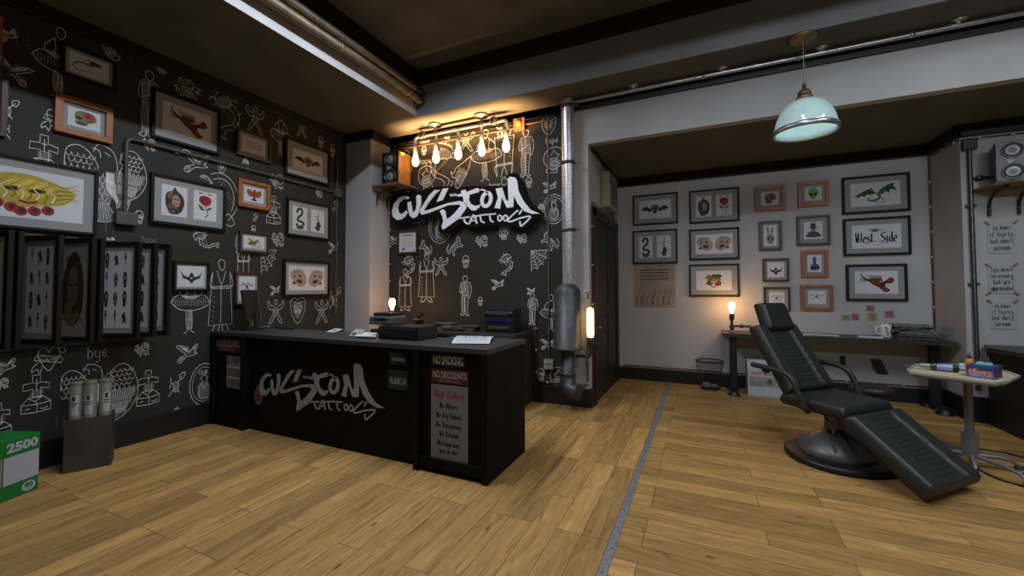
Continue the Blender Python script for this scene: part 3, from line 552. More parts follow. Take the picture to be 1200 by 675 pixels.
def A_smalleagle(p, a):
    for s in (-1, 1):
        p.blob([(a*(.5+s*x), y) for x, y in P('.04,.56 .16,.8 .36,.84 .38,.6 .26,.38 .1,.36')], '8a5a20')
        for k in range(4): p.line([(a*(.5+s*.1), .6), (a*(.5+s*(.22+.05*k)), .4+.1*k)], .03, '4e2e10', taper=1)
    p.blob([(a*x, y) for x, y in P('.42,.66 .46,.86 .56,.84 .6,.6 .54,.24 .46,.24')], '6b4018'); p.ell(a*.5, .48, a*.14, .13, 'a01c1c'); p.blob([(a*x, y) for x, y in P('.34,.16 .5,.26 .66,.16 .5,.08')], '3a3a3c')
def A_eagle2(p, a):
    for k in range(7): p.line([(a*.5, .45), (a*(.34-.02*k), .62+.03*k), (a*(.3+.03*k)-.1, .82-.03*k)], .08, '6a5626' if k % 2 else '4c3c18', smooth=True, taper=1)
    p.blob([(a*x, y) for x, y in P('.2,.4 .36,.62 .5,.6 .66,.74 .74,.66 .64,.5 .56,.3 .3,.26')], '75602c'); p.line([(a*x, y) for x, y in P('.4,.2 .7,.14 .84,.26 .72,.44 .8,.6')], .05, '5a5a3a', smooth=True)
def A_snake(p, a, c='1f3a26'):
    p.line([(a*x, y) for x, y in P('.3,.78 .44,.92 .64,.84 .6,.66 .4,.54 .34,.4 .6,.36 .76,.28 .6,.16 .36,.16 .24,.26')], .1, c, smooth=True); p.ell(a*.3, .76, a*.1, .045, c, 40)
    p.line([(a*x, y) for x, y in P('.26,.1 .5,.06 .78,.12')], .06, '16261a', smooth=True)
    for k in range(6): p.ell(a*(.36+.06*k), .16+.01*k, a*.03, .02, '6a7a4c')
def A_geisha(p, a):
    p.line([(a*x, y) for x, y in P('.6,.94 .5,.7 .56,.56')], .025, '2c3a2c', smooth=True); p.blob([(a*x, y) for x, y in P('.4,.1 .44,.4 .56,.5 .7,.38 .64,.1')], '2e2430'); p.ell(a*.5, .58, a*.08, .06, '8a7468')
    p.line([(a*x, y) for x, y in P('.2,.66 .44,.72 .8,.68')], .02, '3a4a30', smooth=True); p.ell(a*.66, .3, a*.1, .08, '5c3048'); p.ell(a*.34, .2, a*.1, .04, '36502e')
def A_spade(p, a):
    for s in (-1, 1):
        for k in range(5): p.line([(a*(.5+s*.08), .44-.03*k), (a*(.5+s*(.26+.02*k)), .52-.02*k), (a*(.5+s*(.46-.05*k)), .82-.11*k)], .045, '16161a' if k % 2 else '3a3a40', smooth=True, taper=1)
    p.blob([(a*x, y) for x, y in P('.5,.68 .4,.5 .36,.36 .44,.28 .5,.34 .56,.28 .64,.36 .6,.5')], '0c0c10'); p.poly([(a*x, y) for x, y in P('.47,.34 .53,.34 .57,.18 .43,.18')], '0c0c10'); p.ell(a*.5, .42, a*.05, .07, '8c8c90')
def A_masks(p, a):
    for s in (-1, 1):
        p.blob([(a*(.5+s*x), y) for x, y in P('.04,.3 .06,.62 .2,.86 .42,.8 .46,.6 .36,.34 .2,.14')], '9c8a82'); p.blob([(a*(.5+s*x), y) for x, y in P('.14,.36 .2,.28 .3,.4 .22,.46')], '40282a')
        p.ell(a*(.5+s*.2), .6, a*.05, .035, '2c2224', 20*s); p.ell(a*(.5+s*.34), .58, a*.04, .03, '2c2224', -20*s); p.ell(a*(.5+s*.36), .3, a*.05, .06, '7c1c22')
        for k in range(4): p.line([(a*(.5+s*(.1+.08*k)), .72), (a*(.5+s*(.12+.09*k)), .84)], .015, '4a3c3a')
def A_jester(p, a):
    for x, y, c in ((.42, .5, '8a1f1c'), (.6, .52, '8a7320'), (.5, .7, '5a4c1c'), (.38, .36, '2e4a2a'), (.62, .34, '8a1f1c'), (.5, .46, 'b09a7a'), (.36, .66, '7c6a20'), (.62, .7, '2e4a2a')): p.blob([(a*(x-.1), y-.05), (a*(x-.03), y+.12), (a*(x+.1), y+.06), (a*(x+.05), y-.1)], c)
    p.ell(a*.46, .52, a*.03, .03, '1a1410'); p.ell(a*.55, .52, a*.03, .03, '1a1410'); p.line([(a*x, y) for x, y in P('.4,.24 .5,.16 .62,.26')], .04, '3a1a10', smooth=True)
def A_alien(p, a):
    p.blob([(a*x, y) for x, y in P('.5,.08 .3,.3 .2,.6 .3,.86 .5,.94 .7,.86 .8,.6 .7,.3')], '4fa82e'); p.ell(a*.36, .46, a*.12, .09, '0d1a08', -35); p.ell(a*.64, .46, a*.12, .09, '0d1a08', 35)
    p.line([(a*.44, .22), (a*.56, .22)], .02, '1f4a14'); p.blob([(a*x, y) for x, y in P('.36,.74 .5,.84 .64,.74 .5,.78')], '7fd04e')
def A_rabbit(p, a):
    p.blob([(a*x, y) for x, y in P('.5,.1 .22,.24 .2,.42 .4,.56 .66,.54 .8,.4 .74,.2')], '7c7c80'); p.blob([(a*x, y) for x, y in P('.34,.5 .38,.74 .34,.96 .24,.8')], '55555a'); p.blob([(a*x, y) for x, y in P('.54,.52 .56,.76 .7,.94 .68,.7')], '55555a')
    p.ell(a*.36, .36, a*.09, .07, '1c1c20'); p.ell(a*.64, .34, a*.08, .07, '1c1c20'); p.ell(a*.5, .24, a*.05, .03, '26262a'); p.line([(a*x, y) for x, y in P('.3,.18 .5,.12 .7,.18')], .03, '202024', smooth=True)
def A_hatman(p, a):
    p.blob([(a*x, y) for x, y in P('.14,.12 .2,.34 .4,.44 .6,.44 .82,.32 .88,.12')], '38383c'); p.ell(a*.5, .54, a*.13, .16, '77777a'); p.blob([(a*x, y) for x, y in P('.24,.66 .36,.7 .38,.9 .62,.9 .64,.7 .78,.66 .5,.6')], '2a2a2e'); p.ell(a*.45, .56, a*.04, .02, '101012'); p.ell(a*.56, .56, a*.04, .02, '101012')
    for k in range(5): p.line([(a*(.26+.12*k), .32), (a*(.2+.13*k), .14)], .02, '5a5a5e')
def A_blue(p, a):
    p.blob([(a*x, y) for x, y in P('.2,.16 .26,.4 .4,.5 .36,.76 .5,.92 .64,.8 .6,.52 .78,.42 .84,.18 .5,.1')], '26345e'); p.ell(a*.5, .72, a*.09, .1, '55628c'); p.line([(a*x, y) for x, y in P('.24,.3 .5,.2 .8,.34')], .05, '141c3a', smooth=True); p.line([(a*x, y) for x, y in P('.36,.48 .56,.36 .7,.46')], .04, '6878a4', smooth=True)
def A_ink(p, a):
    p.line([(a*x, y) for x, y in P('.1,.6 .3,.74 .44,.56 .56,.74 .74,.6 .9,.72')], .035, '3c3c40', smooth=True); p.line([(a*x, y) for x, y in P('.2,.4 .5,.48 .8,.4')], .03, '4c4c50', smooth=True); p.ell(a*.5, .58, a*.06, .08, '2c2c30')
def A_green(p, a):
    for q in ('.5,.52 .44,.66 .36,.72 .22,.6 .04,.4 .12,.44 .14,.36 .22,.46 .28,.4 .34,.5 .42,.48', '.56,.52 .6,.68 .74,.84 .9,.94 .86,.8 .94,.6 .8,.66 .78,.5 .7,.6 .66,.48'): p.poly([(a*x, y) for x, y in P(q)], '1d3a16')
    p.line([(a*x, y) for x, y in P('.42,.72 .48,.58 .58,.46 .58,.3 .46,.22 .36,.26 .38,.36')], .09, '2f6a20', smooth=True, taper=2); p.line([(a*x, y) for x, y in P('.5,.24 .52,.14 .66,.14 .68,.24 .6,.28')], .025, '24501a', smooth=True)
    for x0, y0, x1, y1 in ((.44, .66, .1, .42), (.44, .66, .22, .5), (.58, .62, .88, .9), (.58, .62, .9, .64), (.58, .62, .78, .54)): p.line([(a*x0, y0), (a*x1, y1)], .02, '4a8a34', taper=1)
    p.ell(a*.42, .72, a*.035, .05, '3a7a28'); p.ell(a*.52, .52, a*.02, .04, '8ab04c')
def A_west(p, a):
    p.script('West  Side', a*.5, .42, .42, .036, '141416', nib=True, wid=a*.84); p.line([(a*x, y) for x, y in P('.34,.74 .44,.82 .56,.8 .64,.72')], .03, '1b2a22', smooth=True); p.ell(a*.48, .74, a*.08, .05, '3c5a48'); p.ell(a*.48, .74, a*.025, .045, '0c120e')
    p.line([(a*x, y) for x, y in P('.1,.3 .3,.2 .5,.14 .7,.2 .9,.34')], .012, '5a5a5e', smooth=True); p.line([(a*x, y) for x, y in P('.3,.22 .5,.3 .7,.22')], .012, '5a5a5e', smooth=True); p.line([(a*x, y) for x, y in P('.62,.74 .76,.7 .92,.6')], .012, '5a5a5e', smooth=True)
def A_tree(p, a):
    A_jester(p, a)
def A_flash(p, a, seed=0):
    R = random.Random(seed); fs = ['skull', 'coffin', 'head', 'dagger', 'blob']
    n = 0
    for r in range(4):
        for c in range(3):
            x, y = a*(.2+.3*c), .88-.25*r; k = fs[(R.randrange(5)+n) % 5]; n += 1; cc = R.choice(['3c3c3a', '5a2a22', '6a5a34', '34463a', '4a4448'])
            if k == 'skull': p.blob([(x+.07*u*a, y+.09*v) for u, v in P('0,1 -1,.5 -.8,-.3 -.4,-1 .4,-1 .8,-.3 1,.5')], '6a6a62'); p.ell(x-.03*a, y+.01, .02*a, .02, '141412'); p.ell(x+.03*a, y+.01, .02*a, .02, '141412'); p.line([(x-.03*a, y-.06), (x+.03*a, y-.06)], .012, '1a1a18')
            elif k == 'coffin': p.poly([(x+.07*u*a, y+.1*v) for u, v in P('-.5,1 .5,1 1,.4 .5,-1 -.5,-1 -1,.4')], '141416'); p.ell(x, y+.03, .03*a, .03, 'a09080'); p.poly([(x-.02*a, y-.01), (x+.02*a, y-.01), (x+.02*a, y-.07), (x-.02*a, y-.07)], '6a1418')
            elif k == 'head': p.blob([(x+.08*u*a, y+.1*v) for u, v in P('0,1 -.8,.7 -1,-.2 -.5,-1 .5,-1 1,0 .7,.8')], cc); p.ell(x, y, .045*a, .06, '8a7a5c'); p.ell(x-.02*a, y+.01, .012*a, .012, '141412'); p.ell(x+.02*a, y+.01, .012*a, .012, '141412')
            elif k == 'dagger': p.line([(x, y+.1), (x, y-.1)], .02, '3a3a3e', taper=1); p.line([(x-.05*a, y+.04), (x+.05*a, y+.04)], .02, cc); p.ell(x, y+.09, .02*a, .015, cc)
            else: p.blob([(x+.08*u*a, y+.08*v) for u, v in P('0,1 -1,.3 -.4,-.2 -.8,-1 .2,-.6 1,-.8 .6,.4')], cc); p.ell(x, y, .03*a, .03, '2a1c16')
def A_lady(p, a):
    p.blob([(a*x, y) for x, y in P('.5,.06 .14,.2 .1,.55 .3,.86 .6,.96 .86,.74 .92,.4 .8,.16')], '3a241c'); p.blob([(a*x, y) for x, y in P('.3,.5 .4,.74 .62,.76 .7,.5 .56,.3 .4,.32')], '6a5252'); p.ell(a*.44, .56, a*.05, .02, '140f0c'); p.ell(a*.6, .56, a*.05, .02, '140f0c'); p.ell(a*.52, .4, a*.06, .02, '5a1c1c')
    p.blob([(a*x, y) for x, y in P('.2,.3 .4,.36 .56,.2 .76,.3 .6,.08 .3,.1')], '6a5420'); p.line([(a*x, y) for x, y in P('.1,.12 .3,.2 .5,.08 .7,.2 .9,.1')], .03, '7c6a4a', smooth=True)
    for k in range(5): p.line([(a*(.3+.1*k), .84), (a*(.24+.14*k), .94)], .03, '24120c', taper=1)
def frame_axes(plane):
    if plane == 'L': return Vector((0, 1, 0)), Vector((1, 0, 0)), lambda u, v, d=0: Vector((XL+d, u, v))
    return Vector((1, 0, 0)), Vector((0, -1, 0)), None
def picture(plane, u0, u1, z0, z1, fm, fw, art, label, cat='picture', group=None, D=.045, matw=.14, split=None, tilt=0, W0=None, plain=False, name='picture_frame', mat_m=None, n_=None):
    """a framed print hung on a wall; u runs left to right as seen from the room"""
    if plane == 'L': U, N, O0 = Vector((0, 1, 0)), Vector((1, 0, 0)), Vector((XL, 0, 0))
    elif plane == 'A': U, N, O0 = Vector((1, 0, 0)), Vector((0, -1, 0)), Vector((0, YA, 0))
    elif plane == 'B': U, N, O0 = Vector((1, 0, 0)), Vector((0, -1, 0)), Vector((0, YB-.004, 0))
    else: U, N, O0 = plane
    V = Vector((0, 0, 1)); um, zm = (u0+u1)/2, (z0+z1)/2; w, h = u1-u0, z1-z0
    c = O0+U*um+V*zm; T = thing(name, label, cat, tuple(O0+U*um+V*z0), group)
    rt = math.radians(tilt); U2 = U*math.cos(rt)+V*math.sin(rt); V2 = V*math.cos(rt)-U*math.sin(rt)
    g = G(); mtx = Matrix(((U2.x, V2.x, N.x, c.x), (U2.y, V2.y, N.y, c.y), (U2.z, V2.z, N.z, c.z), (0, 0, 0, 1))); g.T = mtx
    for x0, x1, y0, y1 in ((-w/2, w/2, h/2-fw, h/2), (-w/2, w/2, -h/2, -h/2+fw)): g.box(x0, x1, y0, y1, .001, D, fm, .004)
    for x0, x1 in ((-w/2, -w/2+fw), (w/2-fw, w/2)): g.box(x0, x1, -h/2+fw, h/2-fw, .001, D, fm, .004)
    part('frame', g, T)
    iw, ih = w-2*fw, h-2*fw; mw = min(iw, ih)*matw
    if not plain:
        g = G(); g.T = mtx; g.box(-iw/2, iw/2, -ih/2, ih/2, .002, D*.45, mat_m or MATB); part('mat_board', g, T)
    mw = mw if not plain else 0
    cells = [(-iw/2+mw, iw/2-mw)] if not split else [(-iw/2+mw, -mw*.45), (mw*.45, iw/2-mw)]
    arts = art if isinstance(art, (list, tuple)) else [art]
    for k, (x0, x1) in enumerate(cells):
        g = G(); g.T = None; y0, y1 = -ih/2+mw, ih/2-mw; a = (x1-x0)/(y1-y0); org = mtx @ Vector((x0, y0, D*.45+.001))
        g.add([mtx @ Vector(q) for q in ((x0, y0, D*.45+.0012), (x1, y0, D*.45+.0012), (x1, y1, D*.45+.0012), (x0, y1, D*.45+.0012))], [(0, 1, 2, 3)], PRINT)
        p = Paint(g, org, U2*(y1-y0), V2*(y1-y0), step=.00006, base=.0009); 
        fn = arts[k % len(arts)]; fn(p, a)
        part('print', g, T)
    return T
def LP(x0, y0, x1, y1, y0b, y1b, *a, **k):
    """left-wall picture: left edge x0 spans y0..y1, right edge x1 spans y0b..y1b in the photo"""
    a0, a1, b0, b1 = onx(x0, y0, XL+.02), onx(x0, y1, XL+.02), onx(x1, y0b, XL+.02), onx(x1, y1b, XL+.02)
    return picture('L', a0.y, b0.y, (a1.z+b1.z)/2, (a0.z+b0.z)/2, *a, **k)
LP(71, 49, 137, 84, 72, 111, FRB, .03, A_dragon, 'black-framed print of a purple dragon high on the left wall', matw=.11)
LP(64, 108, 132, 153.5, 128, 169.5, FRO, .055, A_skullrose, 'orange wooden frame with rose skull print, on left wall above the large yellow face', matw=.14)
T = LP(-60, 168, 115, 268, 201, 271, FRB, .025, A_face, 'largest framed print, a yellow face dissolving into red drops, left edge of photo', matw=.13)
LP(-40, 66, 10, 152, 78, 161, FRD, .04, A_skullrose, 'dark brown frame cut off by the left photo edge, beside the rose skull', matw=.08)
LP(-60, 4, 3.5, 48, 14, 62, FRO, .05, A_text, 'orange wooden frame cut off at the top left corner of the photo')
LP(178, 100, 258, 162, 132, 181, FRB, .03, A_phoenix, 'black-framed print of a dark red winged beast high on the left wall', matw=.15)
LP(277, 149, 317, 181, 163, 192, FRD, .03, A_text, 'small dark frame with faint grey lettering, left of the winged skull', matw=.14)
LP(334, 160, 386, 204, 178, 218, FRB, .03, A_wingskull, 'black-framed winged skull print high at the far end of the left wall', matw=.2)
LP(176.5, 201, 264.5, 261, 220, 271.5, FRB, .03, [A_wolf, A_rose], 'black frame on left wall holding two prints, wolf woman and red rose', matw=.15, split=True)
LP(279, 207, 316, 241, 218.5, 248, FRO, .045, A_smalleagle, 'small orange wooden frame with winged crest print on left wall', matw=.14)
LP(336, 231, 386, 275, 242, 282, FRB, .025, [A_snake, A_geisha], 'black frame on left wall with green snake and flower figure prints, under the winged skull', matw=.15, split=True)
LP(280, 269, 315, 294, 274, 299, FRD, .03, A_eagle2, 'small brown frame with golden bird print under the orange crest frame', matw=.14)
LP(203, 305, 245, 340, 308.5, 342, FRB, .025, A_spade, 'small dark frame with winged spade print right of the poster rack', matw=.08)
LP(275, 318, 304, 358, 320, 357, FRD, .025, A_ink, 'narrow dark frame half hidden behind the screen on the counter', matw=.12)
LP(332, 304, 386, 347, 307, 347, FRB, .03, A_masks, 'black frame with two brown mask faces low on the left wall', matw=.12)
def AP(x0, y0, x1, y1, *a, **k):
    a0, b0, a1, b1 = ony(x0, y0[0], YA-.02), ony(x1, y0[1], YA-.02), ony(x0, y1[0], YA-.02), ony(x1, y1[1], YA-.02)
    return picture('A', a0.x, b0.x, (a1.z+b1.z)/2, (a0.z+b0.z)/2, *a, **k)
AP(741.5, (230, 225), 794, (264, 262), FRB, .025, A_wingskull, 'black-framed winged skull print at top left of the alcove wall', matw=.17)
AP(807.5, (224, 219.5), 866, (262, 259), FRB, .025, [A_wolf, A_rose], 'black frame on the alcove wall with wolf woman and red rose prints', matw=.15, split=True)
AP(741.5, (271, 268), 793.5, (310, 308), FRB, .025, [A_snake, A_geisha], 'black frame on the alcove wall with snake and flower figure prints', matw=.15, split=True)
AP(807.5, (269, 266.5), 866, (304.5, 303.5), FRB, .025, A_masks, 'black frame on the alcove wall with two pinkish mask faces', matw=.15)
AP(807.5, (310, 309), 866, (347.5, 348), FRB, .025, A_jester, 'black frame on the alcove wall with red and gold jester print, above the desk lamp', matw=.17)
AP(884, (219.5, 217.5), 920, (248, 246), FRO, .05, A_skullrose, 'orange wooden frame with rose skull print on the alcove wall', matw=.14)
AP(934.5, (213.5, 211.5), 971, (242.5, 241), FRO, .05, A_alien, 'orange wooden frame with green alien head print on the alcove wall', matw=.14)
AP(889, (260, 258), 916, (294, 292.5), FRD, .035, A_rabbit, 'small brown upright frame with grey rabbit skull print on the alcove wall', matw=.14)
AP(933, (253.5, 251.5), 972.5, (288, 286.5), FRD, .035, A_hatman, 'brown frame with grey hooded man print under the green alien', matw=.17)
AP(893.5, (303, 302.5), 924.5, (330, 330), FRD, .03, A_spade, 'brown frame with winged spade print on the alcove wall', matw=.12)
AP(938.5, (293.5, 292.5), 970, (325, 324.5), FRO, .045, A_blue, 'orange wooden frame with dark blue figure print on the alcove wall', matw=.14)
AP(894.5, (336, 336.5), 926, (364, 365), FRD, .03, A_ink, 'brown frame just above the tattoo chair headrest on the alcove wall', matw=.16)
AP(938, (334, 333.5), 976, (363, 364), FRO, .045, A_ink, 'orange wooden frame lowest in its column, right of the chair headrest', matw=.16)
AP(986, (209.5, 201), 1065.5, (252.5, 246), FRB, .03, A_green, 'wide black frame with green winged dragon print, top right of alcove wall', matw=.15)
AP(987.5, (257, 252.5), 1066.5, (300.5, 297.5), FRB, .03, A_west, 'wide black frame reading West Side in blackletter under an eye', matw=.15)
AP(991, (310.5, 308.5), 1062.5, (352, 353), FRB, .03, A_phoenix, 'wide black frame with dark red winged beast print, lowest above the sticky notes', matw=.15)
# certificate on the sign wall
def A_cert(p, a):
    p.line([(a*.2, .84), (a*.8, .84)], .05, '4a4a4a')
    for k in range(4): p.line([(a*.2, .62-.11*k), (a*.8, .62-.11*k)], .018, '6a6a6a')
    p.ell(a*.26, .16, a*.08, .06, '4a4a4a')
a, b = ony(466.5, 271, YB-.02), ony(490, 297, YB-.02)
picture('B', a.x, b.x, b.z, a.z, FRD, .03, A_cert, 'small black-framed certificate on the back wall below the big sign', 'certificate', plain=True)
# paper poster without a frame
a, b = ony(743, 311, YA-.005), ony(792, 361, YA-.005); g = G()
POST = mat('aged_poster_paper', (.3, .26, .23), .85, 0, .2, 6)
g.box(a.x, b.x, YA-.004, YA-.001, b.z, a.z, POST); p = Paint(g, (a.x, YA-.004, b.z), (b.x-a.x, 0, 0), (0, 0, a.z-b.z), step=.00005)
for k in range(4): p.line([(.15, .88-.07*k), (.85, .88-.07*k)], .025, '4a3a34')
for k in range(7): p.line([(.08+.13*k, .06), (.04+.13*k, .2), (.12+.13*k, .32), (.08+.13*k, .46)], .05, '7a4a2c' if k % 2 else '8a6a4a', smooth=True, taper=1)
solo('poster', g, 'unframed brownish paper poster on the alcove wall under the snake prints', 'poster')
# ------------------------------------------------------------------ poster rack on the left wall
rx, zt, zb = XL, 2.07, 1.14
T = thing('poster_rack', 'wall rack of tall dark hinged panels showing tattoo flash sheets, left of photo', 'display rack', (XL, 1.6, 0.95))
g = G(); g.box(XL, XL+.05, .75, 2.35, zt+.002, zt+.03, BLACK, .006); part('rail', g, T)
g = G(); g.box(XL, XL+.05, .75, 2.35, zb-.06, zb, BLACK, .006); part('rail', g, T)
def flap(y_h, ang, wd, kind, seed):
    """a panel hinged at (XL+.06, y_h), opened by ang degrees from the wall normal"""
    a = math.radians(ang); U = Vector((math.cos(a), math.sin(a), 0)); N = Vector((U.y, -U.x, 0)); V = Vector((0, 0, 1)); o = Vector((XL+.06, y_h, zb)); h = zt-zb
    m = Matrix(((U.x, V.x, N.x, o.x), (U.y, V.y, N.y, o.y), (U.z, V.z, N.z, o.z), (0, 0, 0, 1))); g = G(); g.T = m; fw = .045
    for x0, x1, z0, z1 in ((0, wd, 0, fw), (0, wd, h-fw, h), (0, fw, fw, h-fw), (wd-fw, wd, fw, h-fw)): g.box(x0, x1, z0, z1, -.018, .018, FRB, .004)
    g.box(fw, wd-fw, fw, h-fw, -.006, .006, MATB)
    g.tube([(0, -.04, 0), (0, h+.03, 0)], .012, DPIPE, 8)
    pn = part('panel', g, T)
    g = G(); x0, x1, z0, z1 = fw+.035, wd-fw-.035, fw+.05, h-fw-.05; k = .0065
    PAP = PRINT if kind != 'lady' else mat('aged_print', (.3, .29, .27), .8)
    g.add([m @ Vector(q) for q in ((x0, z0, k), (x1, z0, k), (x1, z1, k), (x0, z1, k))], [(0, 1, 2, 3)], PAP)
    pt = Paint(g, m @ Vector((x0, z0, k)), U*(z1-z0), V*(z1-z0), step=.00004, base=.0003)
    asp = (x1-x0)/(z1-z0); (A_lady if kind == 'lady' else (lambda p, a: A_flash(p, a, seed)))(pt, asp)
    part('print', g, pn)
for opx, ang, wd, kind, seed in ((12, 12, .46, 'flash', 3), (24, 12, .46, 'flash', 5), (71, 13, .46, 'flash', 11), (110, 14, .46, 'lady', 2), (120, 14, .44, 'flash', 7), (164, 24, .46, 'flash', 8), (183, 20, .46, 'flash', 21), (199, 20, .44, 'flash', 4)):
    X_o = XL+.06+wd*math.cos(math.radians(ang)); flap(onx(opx, 330, X_o).y-wd*math.sin(math.radians(ang)), ang, wd, kind, seed)
# ------------------------------------------------------------------ conduits on the walls
def clipring(g, c, ax, r, m=DPIPE): g.lathe([(r*1.35, -.02), (r*1.6, -.02), (r*1.6, .02), (r*1.35, .02)], c, m, 12, ax)
T = thing('conduit', 'dark conduit running along the left wall above the pictures, with elbow and junction boxes', 'conduit', (XL, 2.15, 2.3))
zc = 3.18; g = G(); g.tube([(XL+.03, 2.15, 2.38), (XL+.03, 2.15, zc), (XL+.03, 4.82, zc)], .018, GPIPE, 8, fillet=.07)
for y in (2.6, 3.4, 4.2): g.box(XL+.004, XL+.03, y-.02, y+.02, zc-.03, zc+.03, GPIPE)
part('pipe', g, T)
g = G(); g.box(XL+.004, XL+.07, 2.07, 2.25, 2.27, 2.4, GPIPE, .01); part('junction_box', g, T)
g = G(); g.box(XL+.004, XL+.07, 4.78, 4.92, zc-.07, zc+.07, GPIPE, .01); part('junction_box', g, T)
g = G(); g.tube([(XL+.03, 4.85, zc+.05), (XL+.03, 4.85, 4.05)], .014, GPIPE, 8); g.tube([(XL+.03, 4.85, zc-.05), (XL+.03, 4.85, 1.2)], .012, GPIPE, 8); part('pipe', g, T)
BR = mat('warm_conduit', (.16, .1, .06), .5, .3, .2, 12)
T = thing('conduit', 'thin brown conduit across the top of the back wall with an orange switch box', 'conduit', (-2.4, YB, 3.9))
g = G(); g.tube([(-4.8, YB-.03, 3.99), (-2.5, YB-.03, 3.99)], .012, BR, 8); g.tube([(-2.33, YB-.03, 4.02), (-2.0, YB-.03, 4.02)], .016, BR, 8); part('pipe', g, T)
g = G(); g.box(-2.5, -2.32, YB-.07, YB-.005, 3.93, 4.12, mat('brown_switch_box', (.22, .1, .05), .5), .01); part('switch_box', g, T)
g = G(); g.lathe([(.045, 0), (.045, .03), (.036, .04), (0, .04)], (-2.41, YB-.07, 4.03), mat('orange_knob', (.8, .22, .04), .4), 16, (Vector((1, 0, 0)), Vector((0, 0, 1)), Vector((0, -1, 0)))); part('knob', g, T)
T = thing('conduit', 'thin vertical conduit down the back wall to a four-gang socket beside the duct', 'conduit', (-1.96, YB, .6))
g = G(); g.tube([(-1.975, YB-.022, .6), (-1.975, YB-.022, 4.07)], .012, BR, 8); part('pipe', g, T)
g = G(); g.box(-2.05, -1.9, YB-.05, YB-.005, .47, .62, mat('cream_box', (.2, .2, .16), .5), .01)
for i in (0, 1):
    for j in (0, 1): g.box(-2.04+.07*i, -1.98+.07*i, YB-.058, YB-.05, .48+.07*j, .535+.07*j, mat('cream_socket', (.34, .36, .28), .5), .006)
part('socket_box', g, T)
# red cable with pale clips, in separate runs
def redcable(label, pts, loc, n=6, r=.008, nm='red_cable'):
    T = thing(nm, label, 'cable', loc); g = G(); g.tube(pts, r, RED, 6, fillet=.08); part('cord', g, T)
    g = G(); pts = [Vector(p) for p in pts]; tot = sum((b-a).length for a, b in zip(pts, pts[1:])); step = tot/(n+1); acc = step
    for i in range(n):
        t = step*(i+1)
        for a, b in zip(pts, pts[1:]):
            L = (b-a).length
            if t <= L: c = a+(b-a)*(t/L); break
            t -= L
        g.box(c.x-.014, c.x+.014, c.y-.012, c.y+.012, c.z-.014, c.z+.014, CLIP, .003)
    part('clip', g, T)['kind'] = 'stuff'
redcable('red cable clipped down the corner between the column and the back wall', [(-4.86, YB-.02, .3), (-4.86, YB-.02, 3.2)], (-4.86, YB, .3), 9)
redcable('red cable looping low on the back wall under the duct elbow', [(-2.17, YB-.02, 1.35), (-2.17, YB-.02, .29), (-1.42, YB-.02, .29), (-1.42, YB-.02, .95)], (-2.17, YB, .3), 7)
redcable('red cable along the top of the alcove baseboard, behind the desk', [(-1.3, YA-.015, .24), (2.86, YA-.015, .24)], (0, YA, .22), 12)
redcable('red cable down the corner at the right end of the alcove', [(2.885, YA-.02, .3), (2.885, YA-.02, 3.42)], (2.88, YA, .3), 8)
redcable('red cable along the top of the right wall above the speaker', [(2.885, 7.5, 3.42), (2.885, 6.84, 3.42), (4.2, 6.84, 3.42)], (2.9, 6.84, 3.4), 6)
redcable('red cable framing the black door of the alcove', [(XA+.015, 5.66, .3), (XA+.015, 5.66, 2.82), (XA+.015, 7.5, 2.82)], (XA, 5.66, .3), 7)
# ------------------------------------------------------------------ big sign
def SP(s): return P(s)
SIGN = dict(
 C='176,276 132,264 96,280 56,330 40,385 48,430 80,455 116,450 146,425 162,396 152,380 130,400 110,410 92,395 86,355 100,320 130,292 168,290',
 U='162,318 186,311 194,345 199,385 212,397 226,372 233,330 229,268 250,257 266,268 267,322 256,378 240,420 222,436 200,440 178,420 165,370',
 S='418,220 372,222 330,262 262,372 258,400 276,414 330,400 480,340 560,334 575,346 520,410 470,450 461,420 456,386 440,372 412,384 430,420 440,462 426,508 436,530 470,510 560,446 614,372 626,336 600,312 560,308 470,325 330,374 296,384 291,377 322,328 382,250',
 S2='436,212 480,206 437,300 388,315', T='546,258 582,248 578,228 612,218 620,238 706,205 722,215 718,238 646,258 640,300 655,330 690,346 726,335 722,356 690,382 660,380 625,346 602,320 592,272 550,272',
 M='848,212 898,203 928,300 948,308 940,135 960,118 1000,126 1015,150 1026,230 1066,310 1120,376 1190,405 1130,409 1070,386 1020,330 990,265 985,355 934,360 896,276 882,367 838,362 866,282',
 d1='490,254 502,252 508,272 500,274', d2='512,252 522,251 526,270 518,271', d3='530,250 540,250 542,268 534,269')
SIGN_BACK = '25,390 45,320 100,255 150,246 230,238 350,200 490,190 540,215 600,196 700,188 760,192 850,186 925,192 930,110 970,88 1020,98 1050,160 1100,290 1200,385 1215,415 1150,440 1140,470 1060,528 1020,515 960,495 880,490 700,510 640,505 580,480 500,545 430,562 398,525 402,430 330,432 240,460 120,482 60,475'
SIGN_LINES = [('560,442 645,430', 12), ('600,432 608,470 635,486', 13), ('642,486 676,416 702,482', 13), ('652,463 700,456', 9), ('690,426 775,411', 12), ('728,420 735,462 762,476', 12), ('768,414 850,407', 12), ('802,411 808,456 832,470', 12),
 ('1022,378 985,410 945,455 962,468 1040,440 1108,426 1114,440 1080,474 1044,502 1036,465', 12), ('1052,376 1030,412', 12)]
